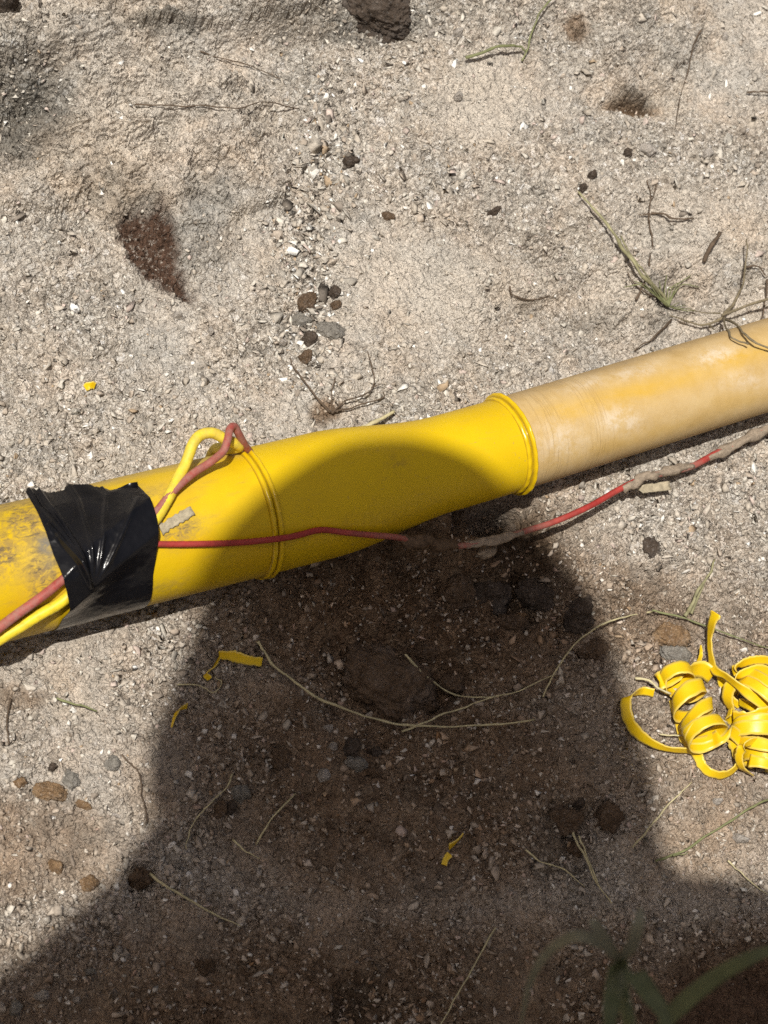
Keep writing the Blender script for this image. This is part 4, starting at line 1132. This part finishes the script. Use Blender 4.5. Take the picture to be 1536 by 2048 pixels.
stem('straw', [([(1318, 1472, .004), (1350, 1471, .005), (1372, 1474, .005)], .0007, .0007)], 'straw', 'tiny straw inside the hooked yellow ribbon', 'straw', G1)
stem('straw', [([(1395, 1412, .010), (1425, 1428, .007), (1456, 1446, .006)], .0008, .0006)], 'straw', 'thin straw between the left coil and the heap', 'straw', G1)
stem('straw', [([(722, 856, .006), (755, 840, .008), (788, 822, .006)], .0019, .0017)], 'straw', 'thick cut straw standing behind the fitting', 'straw', G1)
stem('straw', [([(114, 1398, .003), (150, 1408, .005), (195, 1422, .003)], .0010, .0006)], 'green_stem', 'short thin stem in the sunlit gravel below the tape', 'straw', G1)
stem('straw', [([(512, 1690, .002), (545, 1640, .007), (592, 1588, .004)], .0008, .0006)], 'straw', 'short straw left of the pale round pebble', 'straw', G1)
stem('straw', [([(465, 1680, .002), (500, 1705, .006), (520, 1718, .003)], .0008, .0005)], 'straw', 'very short straw near the shadow centre left', 'straw', G1)
stem('straw', [([(933, 118, .003), (965, 104, .008), (1000, 92, .010), (1035, 94, .008), (1052, 100, .005)], .0017, .0009), ([(1045, 122, .002), (1056, 95, .006), (1070, 50, .008), (1090, 12, .008), (1115, -10, .008)], .0010, .0008)], 'green_stem', 'forked olive stem at the top of the picture', 'straw', G1)
stem('straw', [([(1158, 384, .003), (1190, 420, .008), (1230, 468, .010), (1258, 515, .010), (1290, 555, .008), (1322, 598, .003)], .0010, .0022), ([(1240, 475, .010), (1270, 520, .010), (1300, 560, .006), (1335, 600, .002)], .0007, .0014)], 'olive', 'long olive grass blade growing from the tuft behind the pale pipe', 'straw', G1)
tw = [([(1445, 633, .012), (1470, 600, .014), (1488, 560, .016), (1493, 500, .016), (1494, 478, .014)], .0015, .0007), ([(1445, 633, .012), (1480, 615, .016), (1520, 602, .018), (1580, 580, .016)], .0017, .0010),
      ([(1448, 636, .014), (1475, 655, .052), (1505, 680, .074), (1540, 697, .076)], .0014, .0010), ([(1447, 636, .014), (1456, 656, .045), (1462, 672, .066), (1495, 686, .075)], .0012, .0008),
      ([(1445, 634, .012), (1420, 650, .006), (1380, 645, .004), (1340, 632, .002)], .0013, .0007), ([(1420, 650, .006), (1428, 658, .010)], .0010, .0007), ([(1440, 630, .010), (1400, 624, .006), (1376, 620, .003)], .0007, .0004)]
stem('twig', tw, 'twig', 'branching dry twig leaning on the far end of the pale pipe', 'twig')
stem('twig', [([(1438, 466, .004), (1425, 488, .006), (1408, 522, .003)], .0019, .0022), ([(1434, 476, .004), (1450, 458, .004)], .0008, .0004)], 'root', 'short dark stick above the branching twig', 'twig')
stem('grass_tuft', [([(1335, 615, .001), (1325 + d, 595 - abs(d) * .3 - 12, .006), (1320 + d * 2.1, 575 - 12 * ((i * 7) % 3), .004)], .0008, .0004) for i, d in enumerate((-34, -24, -15, -8, 0, 7, 14, 22, 30, 38))] +
     [([(1335, 615, .001), (1345 + 8 * i, 612 + 3 * i, .005), (1360 + 12 * i, 606 + 6 * i, .002)], .0007, .0003) for i in range(4)], 'green_stem', 'small tuft of dry grass at the root of the long blade', 'grass tuft')
stem('root', [([(1345, 640, .002), (1300, 680, .003), (1270, 700, .002)], .0010, .0005), ([(1325, 600, .002), (1290, 585, .004), (1255, 545, .002)], .0011, .0005), ([(1272, 598, .002), (1290, 565, .004)], .0013, .0008)], 'root', 'dark root running from the grass tuft to the pale pipe', 'root', G2)
stem('root', [([(1296, 360, .001), (1302, 400, .002), (1300, 435, .003), (1305, 480, .002), (1300, 530, .001)], .0006, .0009), ([(1302, 425, .002), (1330, 432, .004), (1355, 438, .003), (1388, 438, .002)], .0013, .0008), ([(1302, 430, .002), (1280, 428, .001)], .0008, .0005), ([(1318, 360, .001), (1304, 400, .002)], .0006, .0006)], 'root', 'dark forked root on the sand at upper right', 'root', G2)
stem('root', [([(1402, 60, .002), (1390, 90, .004), (1378, 140, .003), (1362, 190, .003), (1352, 255, .002)], .0008, .0005)], 'root', 'thin root hanging beside the lump at top right', 'root', G2)
stem('root', [([(268, 212, .002), (320, 210, .003), (365, 214, .003), (400, 208, .003), (470, 216, .003), (525, 204, .003), (600, 216, .001)], .0007, .0005)], 'root', 'long thin root across the smooth rock', 'root', G2)
stem('root', [([(400, 106, .002), (450, 118, .003), (510, 136, .003), (560, 155, .001)], .0007, .0004)], 'root', 'short thin root above the long one on the rock', 'root', G2)
stem('root', [([(664, 828, .002), (690, 804, .004), (725, 792, .005), (746, 775, .004), (748, 745, .004), (735, 700, .002)], .0008, .0005), ([(670, 824, .002), (715, 812, .004), (765, 797, .003), (768, 785, .002)], .0008, .0005), ([(746, 776, .004), (764, 768, .003)], .0006, .0004), ([(666, 826, .002), (664, 780, .004), (670, 750, .003)], .0005, .0004), ([(662, 826, .002), (630, 790, .004), (602, 752, .003), (578, 715, .002)], .0010, .0005)], 'root', 'spread of fine roots sprouting behind the fitting', 'root', G2)
stem('root', [([(242, 1512, .002), (262, 1528, .003), (280, 1552, .004), (282, 1590, .003), (292, 1625, .003), (290, 1650, .001)], .0007, .0005)], 'root', 'bent brown root in the sunlit gravel at the left', 'root', G2)
stem('root', [([(20, 1400, .002), (14, 1450, .003), (18, 1490, .002)], .0007, .0005)], 'root', 'short thin root at the left frame edge', 'root', G2)
stem('root', [([(468, 1548, .002), (450, 1580, .004), (415, 1615, .004), (380, 1660, .003), (374, 1695, .002)], .0006, .0005)], 'straw', 'pale hair root running down the left side of the shadow', 'root', G2)
stem('root', [([(356, 1370, .002), (400, 1372, .004), (430, 1385, .004), (442, 1370, .005), (432, 1350, .003)], .0006, .0005)], 'straw', 'curly pale fibre under the yellow scraps', 'root', G2)
stem('root', [([(1140, 1650, .004), (1160, 1690, .008), (1185, 1745, .006), (1222, 1805, .002)], .0012, .0007), ([(1158, 1674, .006), (1172, 1710, .007), (1196, 1765, .004)], .0009, .0006)], 'straw', 'tan double root below the two brown clods', 'root', G2)
stem('root', [([(1050, 1700, .002), (1090, 1725, .004), (1130, 1740, .004), (1170, 1775, .001)], .0008, .0005)], 'straw', 'pale wavy root left of the tan double root', 'root', G2)
stem('root', [([(1455, 1722, .002), (1480, 1740, .003), (1500, 1762, .003), (1536, 1790, .002)], .0008, .0005)], 'straw', 'pale crooked root at the lower right shadow edge', 'root', G2)
stem('root', [([(1495, 185, .002), (1515, 183, .004), (1545, 186, .003)], .0010, .0006)], 'root', 'short dark root at the right frame edge near the top', 'root', G2)
stem('root', [([(1018, 572, .001), (1030, 590, .002), (1060, 600, .002), (1100, 592, .001)], .0008, .0006)], 'root', 'dark curved strand drawn along a crack under a crust of sand', 'root', G2)  # dark strand added to draw the shade of the crack
stem('root', [([(1536, 560, .003), (1533, 590, .005), (1528, 625, .003), (1520, 650, .002)], .0010, .0005), ([(1490, 535, .002), (1515, 532, .004), (1532, 550, .004)], .0010, .0006)], 'root', 'dark crooked root at the right frame edge behind the pale pipe', 'root', G2)

# ------------------------------------------------------------------ weed near the lens
def along(px, py, d):
    return CAM + d * (-V + (px - 768) / FOC * R_ - (py - 1024) / FOC * U_)
weed_root = np.array([-.10, -.60, 0.0]); weed_root[2] = float(hgt(weed_root[0], weed_root[1]))
weed = empty('weed', weed_root)
tag(weed, 'blurred green weed with narrow arching leaves in the bottom right corner', 'weed')
node = along(1240, 1925, 1.02)
low = along(1262, 2075, 1.03)
b = Bag()
st = catmull([weed_root, weed_root + (.02, .06, .10), low * .5 + weed_root * .5 + (0.02, .01, .02), low, along(1250, 2000, 1.025), node], 10)
vs, fs = tube(st, np.linspace(.004, .0022, len(st)), 10)
mesh_obj('stalk', vs, fs, MAT['leaf'], weed)
def leaf(pts, w, mat, fold=.25):
    path = catmull(pts, 12); k = len(path); T = np.gradient(path, axis=0); T /= np.linalg.norm(T, axis=1)[:, None]
    side = np.cross(T, V[None] + .35 * R_[None]); side /= np.linalg.norm(side, axis=1)[:, None]; nn = np.cross(side, T)
    t = np.linspace(0, 1, k); ww = w * .5 * np.minimum(1, .35 + 2.5 * t) * (1 - t ** 3) ** .8 + .0003
    cr = [-1, -.5, 0, .5, 1]
    top = np.stack([path + side * (ww * c)[:, None] + nn * (abs(c) * fold * ww)[:, None] for c in cr], 1)
    bot = top - nn[:, None] * .0004
    vs = np.concatenate([top.reshape(-1, 3), bot.reshape(-1, 3)]); m = 5; off = k * m; fs = []
    for i in range(k - 1):
        for j in range(4):
            q4 = (i * m + j, i * m + j + 1, (i + 1) * m + j + 1, (i + 1) * m + j); fs += [q4, tuple(off + x for x in reversed(q4))]
        fs += [(i * m, (i + 1) * m, off + (i + 1) * m, off + i * m), ((i + 1) * m + 4, i * m + 4, off + i * m + 4, off + (i + 1) * m + 4)]
    return mesh_obj('leaf', vs, fs, MAT[mat], weed)
leaf([node, along(1205, 1888, 1.02), along(1150, 1872, 1.02), along(1095, 1905, 1.03), along(1060, 1965, 1.04), along(1040, 2060, 1.06)], .0045, 'leafpale')
leaf([node, along(1262, 1890, 1.01), along(1275, 1850, 1.0), along(1282, 1815, 1.0)], .0065, 'leafpale')
leaf([node, along(1228, 1960, 1.01), along(1222, 2010, 1.0), along(1216, 2090, 1.0)], .0095, 'leaf')
leaf([node, along(1270, 1950, 1.0), along(1300, 1990, 1.0), along(1325, 2025, 1.0), along(1345, 2080, 1.0)], .008, 'leaf')
leaf([along(1300, 2090, 1.03), along(1350, 2020, 1.02), along(1420, 1960, 1.01), along(1500, 1915, 1.0), along(1590, 1885, 1.0)], .0082, 'leaf')
leaf([node, along(1215, 1890, 1.01), along(1190, 1850, 1.0), along(1180, 1840, 1.0)], .005, 'leafpale')

# ------------------------------------------------------------------ the photographer (behind the camera, casts the big shadow)
def sp(px, py, t):
    """the place t metres up the sun ray that ends on the ground at this pixel"""
    return pix(px, py, 0) + SUN * t
def skin(name, verts, edges, radii, mat, parent, sub=2):
    off = wloc(parent)
    me = bpy.data.meshes.new(name)
    me.from_pydata([tuple(np.asarray(v) - off) for v in verts], edges, [])
    o = bpy.data.objects.new(name, me); link(o, parent)
    md = o.modifiers.new('skin', 'SKIN'); md.use_smooth_shade = True
    for i, r in enumerate(radii):
        sv = me.skin_vertices[0].data[i]; sv.radius = r if isinstance(r, tuple) else (r, r); sv.use_root = (i == 0)
    ss = o.modifiers.new('subdivision', 'SUBSURF'); ss.levels = sub; ss.render_levels = sub
    dg = bpy.context.evaluated_depsgraph_get()
    nm = bpy.data.meshes.new_from_object(o.evaluated_get(dg))
    o.modifiers.clear(); o.data = nm
    nm.materials.clear(); nm.materials.append(mat)
    nm.polygons.foreach_set('use_smooth', [True] * len(nm.polygons))
    return o
skinm = mat_plain('skin', (.45, .27, .19), .55, .12, 40); shirt = mat_plain('shirt_cloth', (.10, .14, .22), .9, .15, 60)
trou = mat_plain('trouser_cloth', (.16, .14, .11), .9, .15, 60); hatm = mat_plain('hat_cloth', (.34, .29, .20), .9, .15, 60)
boot = mat_plain('boot_leather', (.10, .06, .035), .6, .2, 60); hairm = mat_plain('hair', (.03, .02, .014), .7, .2, 200); eyem = mat_plain('eye', (.7, .68, .66), .3, .05, 50)
TH = 2.02
neck = sp(820, 1720, 1.98); head = sp(825, 1440, TH - .02); crown = sp(825, 1270, TH)
shl, shr = sp(400, 1905, 1.97), sp(1290, 1905, 1.97)
chest = sp(835, 2000, 1.95); belly = sp(835, 2600, 1.93); pelvis = sp(835, 3150, 1.88)
elbl, elbr = sp(-60, 2190, 1.86), sp(1760, 1965, 1.88)
camb = CAM + V * .03
wrl, wrr = camb - R_ * .10 - U_ * .035 + V * .05, camb + R_ * .10 - U_ * .035 + V * .05
palml, palmr = camb - R_ * .082 - U_ * .012 + V * .03, camb + R_ * .082 - U_ * .012 + V * .03
gyy = lambda y: float(hgt(pelvis[0], y))
hx = pelvis[0]
hipl, hipr = pelvis + (-.10, -.01, -.05), pelvis + (.10, -.01, -.05)
feet_y = pelvis[1] - .06
footz = float(hgt(hx, feet_y))
knl, knr = np.array([hx - .11, pelvis[1] + .03, footz + .50]), np.array([hx + .11, pelvis[1] + .03, footz + .50])
anl, anr = np.array([hx - .11, feet_y, footz + .09]), np.array([hx + .11, feet_y, footz + .09])
person = empty('person', (hx, feet_y, footz))
tag(person, 'person in a wide sun hat leaning over the dig, casting the big shadow', 'person')
BV = [pelvis, belly, chest, neck, head, shl, elbl, wrl, palml, shr, elbr, wrr, palmr, hipl, knl, anl, hipr, knr, anr, anl + (0, .14, -.06), anr + (0, .14, -.06), head + nrm(crown - head) * .06, head - SUN * .10]
BE = [(0, 1), (1, 2), (2, 3), (3, 4), (2, 5), (5, 6), (6, 7), (7, 8), (2, 9), (9, 10), (10, 11), (11, 12), (0, 13), (13, 14), (14, 15), (0, 16), (16, 17), (17, 18), (15, 19), (18, 20), (4, 21), (4, 22)]
BR = [.13, .125, .13, .058, .085, .060, .042, .028, .026, .060, .042, .028, .026, .085, .058, .042, .085, .058, .042, .032, .032, .07, .018]
for side, palm in ((-1, palml), (1, palmr)):
    pi = BV.index(palm) if False else (8 if side < 0 else 12)
    for k in range(4):
        up = .028 - .019 * k
        ln = (.036, .040, .038, .030)[k]
        root = palm + U_ * up * .8 - R_ * side * .018 - V * .014
        mid = root - R_ * side * ln * .7 - V * .012; tip = mid - R_ * side * ln * .55 + V * .014
        i0 = len(BV); BV += [root, mid, tip]; BR += [.0095, .0088, .0075]; BE += [(pi, i0), (i0, i0 + 1), (i0 + 1, i0 + 2)]
    root = palm + U_ * .022 + V * .016 - R_ * side * .006; mid = root + U_ * .022 - R_ * side * .016; tip = mid + U_ * .012 - R_ * side * .020
    i0 = len(BV); BV += [root, mid, tip]; BR += [.011, .0098, .0085]; BE += [(pi, i0), (i0, i0 + 1), (i0 + 1, i0 + 2)]
skin('body', BV, BE, BR, skinm, person)
SV = [pelvis * .85 + belly * .15, belly, chest, neck * .7 + chest * .3, shl, elbl, elbl * .45 + wrl * .55, shr, elbr, elbr * .45 + wrr * .55]
skin('shirt', SV, [(0, 1), (1, 2), (2, 3), (2, 4), (4, 5), (5, 6), (2, 7), (7, 8), (8, 9)], [.150, .150, .155, .075, .072, .056, .050, .072, .056, .050], shirt, person)
TV = [pelvis, hipl, knl, anl, hipr, knr, anr, pelvis * .7 + belly * .3]
skin('trousers', TV, [(0, 1), (1, 2), (2, 3), (0, 4), (4, 5), (5, 6), (0, 7)], [.145, .105, .078, .066, .105, .078, .066, .138], trou, person)
for a_ in (anl, anr):
    skin('boot', [a_ + (0, -.03, -.05), a_ + (0, .05, -.045), a_ + (0, .16, -.055), a_ + (0, -.01, .05)], [(0, 1), (1, 2), (0, 3)], [.045, .045, .038, .05], boot, person)
# hat: bell-shaped crown and drooping brim
ax_h = nrm(U_ - SUN * (U_ @ SUN)); ax_h = nrm(ax_h + .10 * SUN)
px_m = depth(pix(830, 1300)) / FOC
top_pt = sp(822, 934, TH)
prof = [(0, 0), (18, 95), (45, 155), (90, 215), (160, 290), (260, 372), (340, 412), (440, 440), (540, 470), (600, 490), (660, 498), (725, 500)]
prof = catmull([(a, b_, 0) for a, b_ in prof], 6)
e1 = nrm(np.cross(ax_h, SUN)); e2 = np.cross(e1, ax_h)
nn = 72; an = np.linspace(0, 2 * math.pi, nn, endpoint=False); vs = []
for sgn, thick in ((1, 0), (-1, .004)):
    for (d, r, _) in (prof if sgn > 0 else prof[::-1]):
        rr2 = max(r * px_m - thick, 0.0005); dd = d * px_m + thick * (1 if r < 300 else 0)
        vs.append(top_pt - ax_h * dd + rr2 * (np.cos(an)[:, None] * e1 + .92 * np.sin(an)[:, None] * e2) * (1 + .006 * np.sin(3 * an + d * .01))[:, None])
vs = np.vstack(vs); rows_ = len(prof) * 2
fs = [(i * nn + j, i * nn + (j + 1) % nn, (i + 1) * nn + (j + 1) % nn, (i + 1) * nn + j) for i in range(rows_ - 1) for j in range(nn)]
mesh_obj('sun_hat', vs, fs, hatm, person)
flap_pts = [(650, 470, .30), (720, 478, .30), (790, 505, .26), (850, 540, .2)]
fa = np.linspace(-math.pi * .5 - 1.75, -math.pi * .5 + 1.75, 60) + math.pi
vs = []
for dth in (0, .003):
    for d, r, q_ in flap_pts:
        vs.append(top_pt - ax_h * d * px_m + (r * px_m - dth) * (np.cos(fa)[:, None] * e1 + .8 * np.sin(fa)[:, None] * e2) * (1 + .02 * np.sin(9 * fa + d * .01))[:, None])
vs = np.vstack(vs); fs = [(i * 60 + j, i * 60 + j + 1, (i + 1) * 60 + j + 1, (i + 1) * 60 + j) for i in list(range(3)) + [4, 5, 6] for j in range(59)]
mesh_obj('neck_flap', vs, fs, hatm, person)
lump('hair', head + SUN * .02 + ax_h * .03, .095, hairm, person, 3, (.9, 1, .95), .05)
face = -SUN
for sd in (-1, 1):
    lump('eye', head + e1 * sd * .032 + face * .078 + ax_h * .0, .012, eyem, person, 5, (1, 1, 1), .01, 3)
    lump('ear', head + e1 * sd * .082, .022, skinm, person, 6, (.6, 1, 1), .1, 3)
lump('mouth', head - ax_h * .055 + face * .075, .018, mat_plain('lips', (.36, .14, .11), .5, .1, 60), person, 6, (1.3, .5, .5), .05, 3)
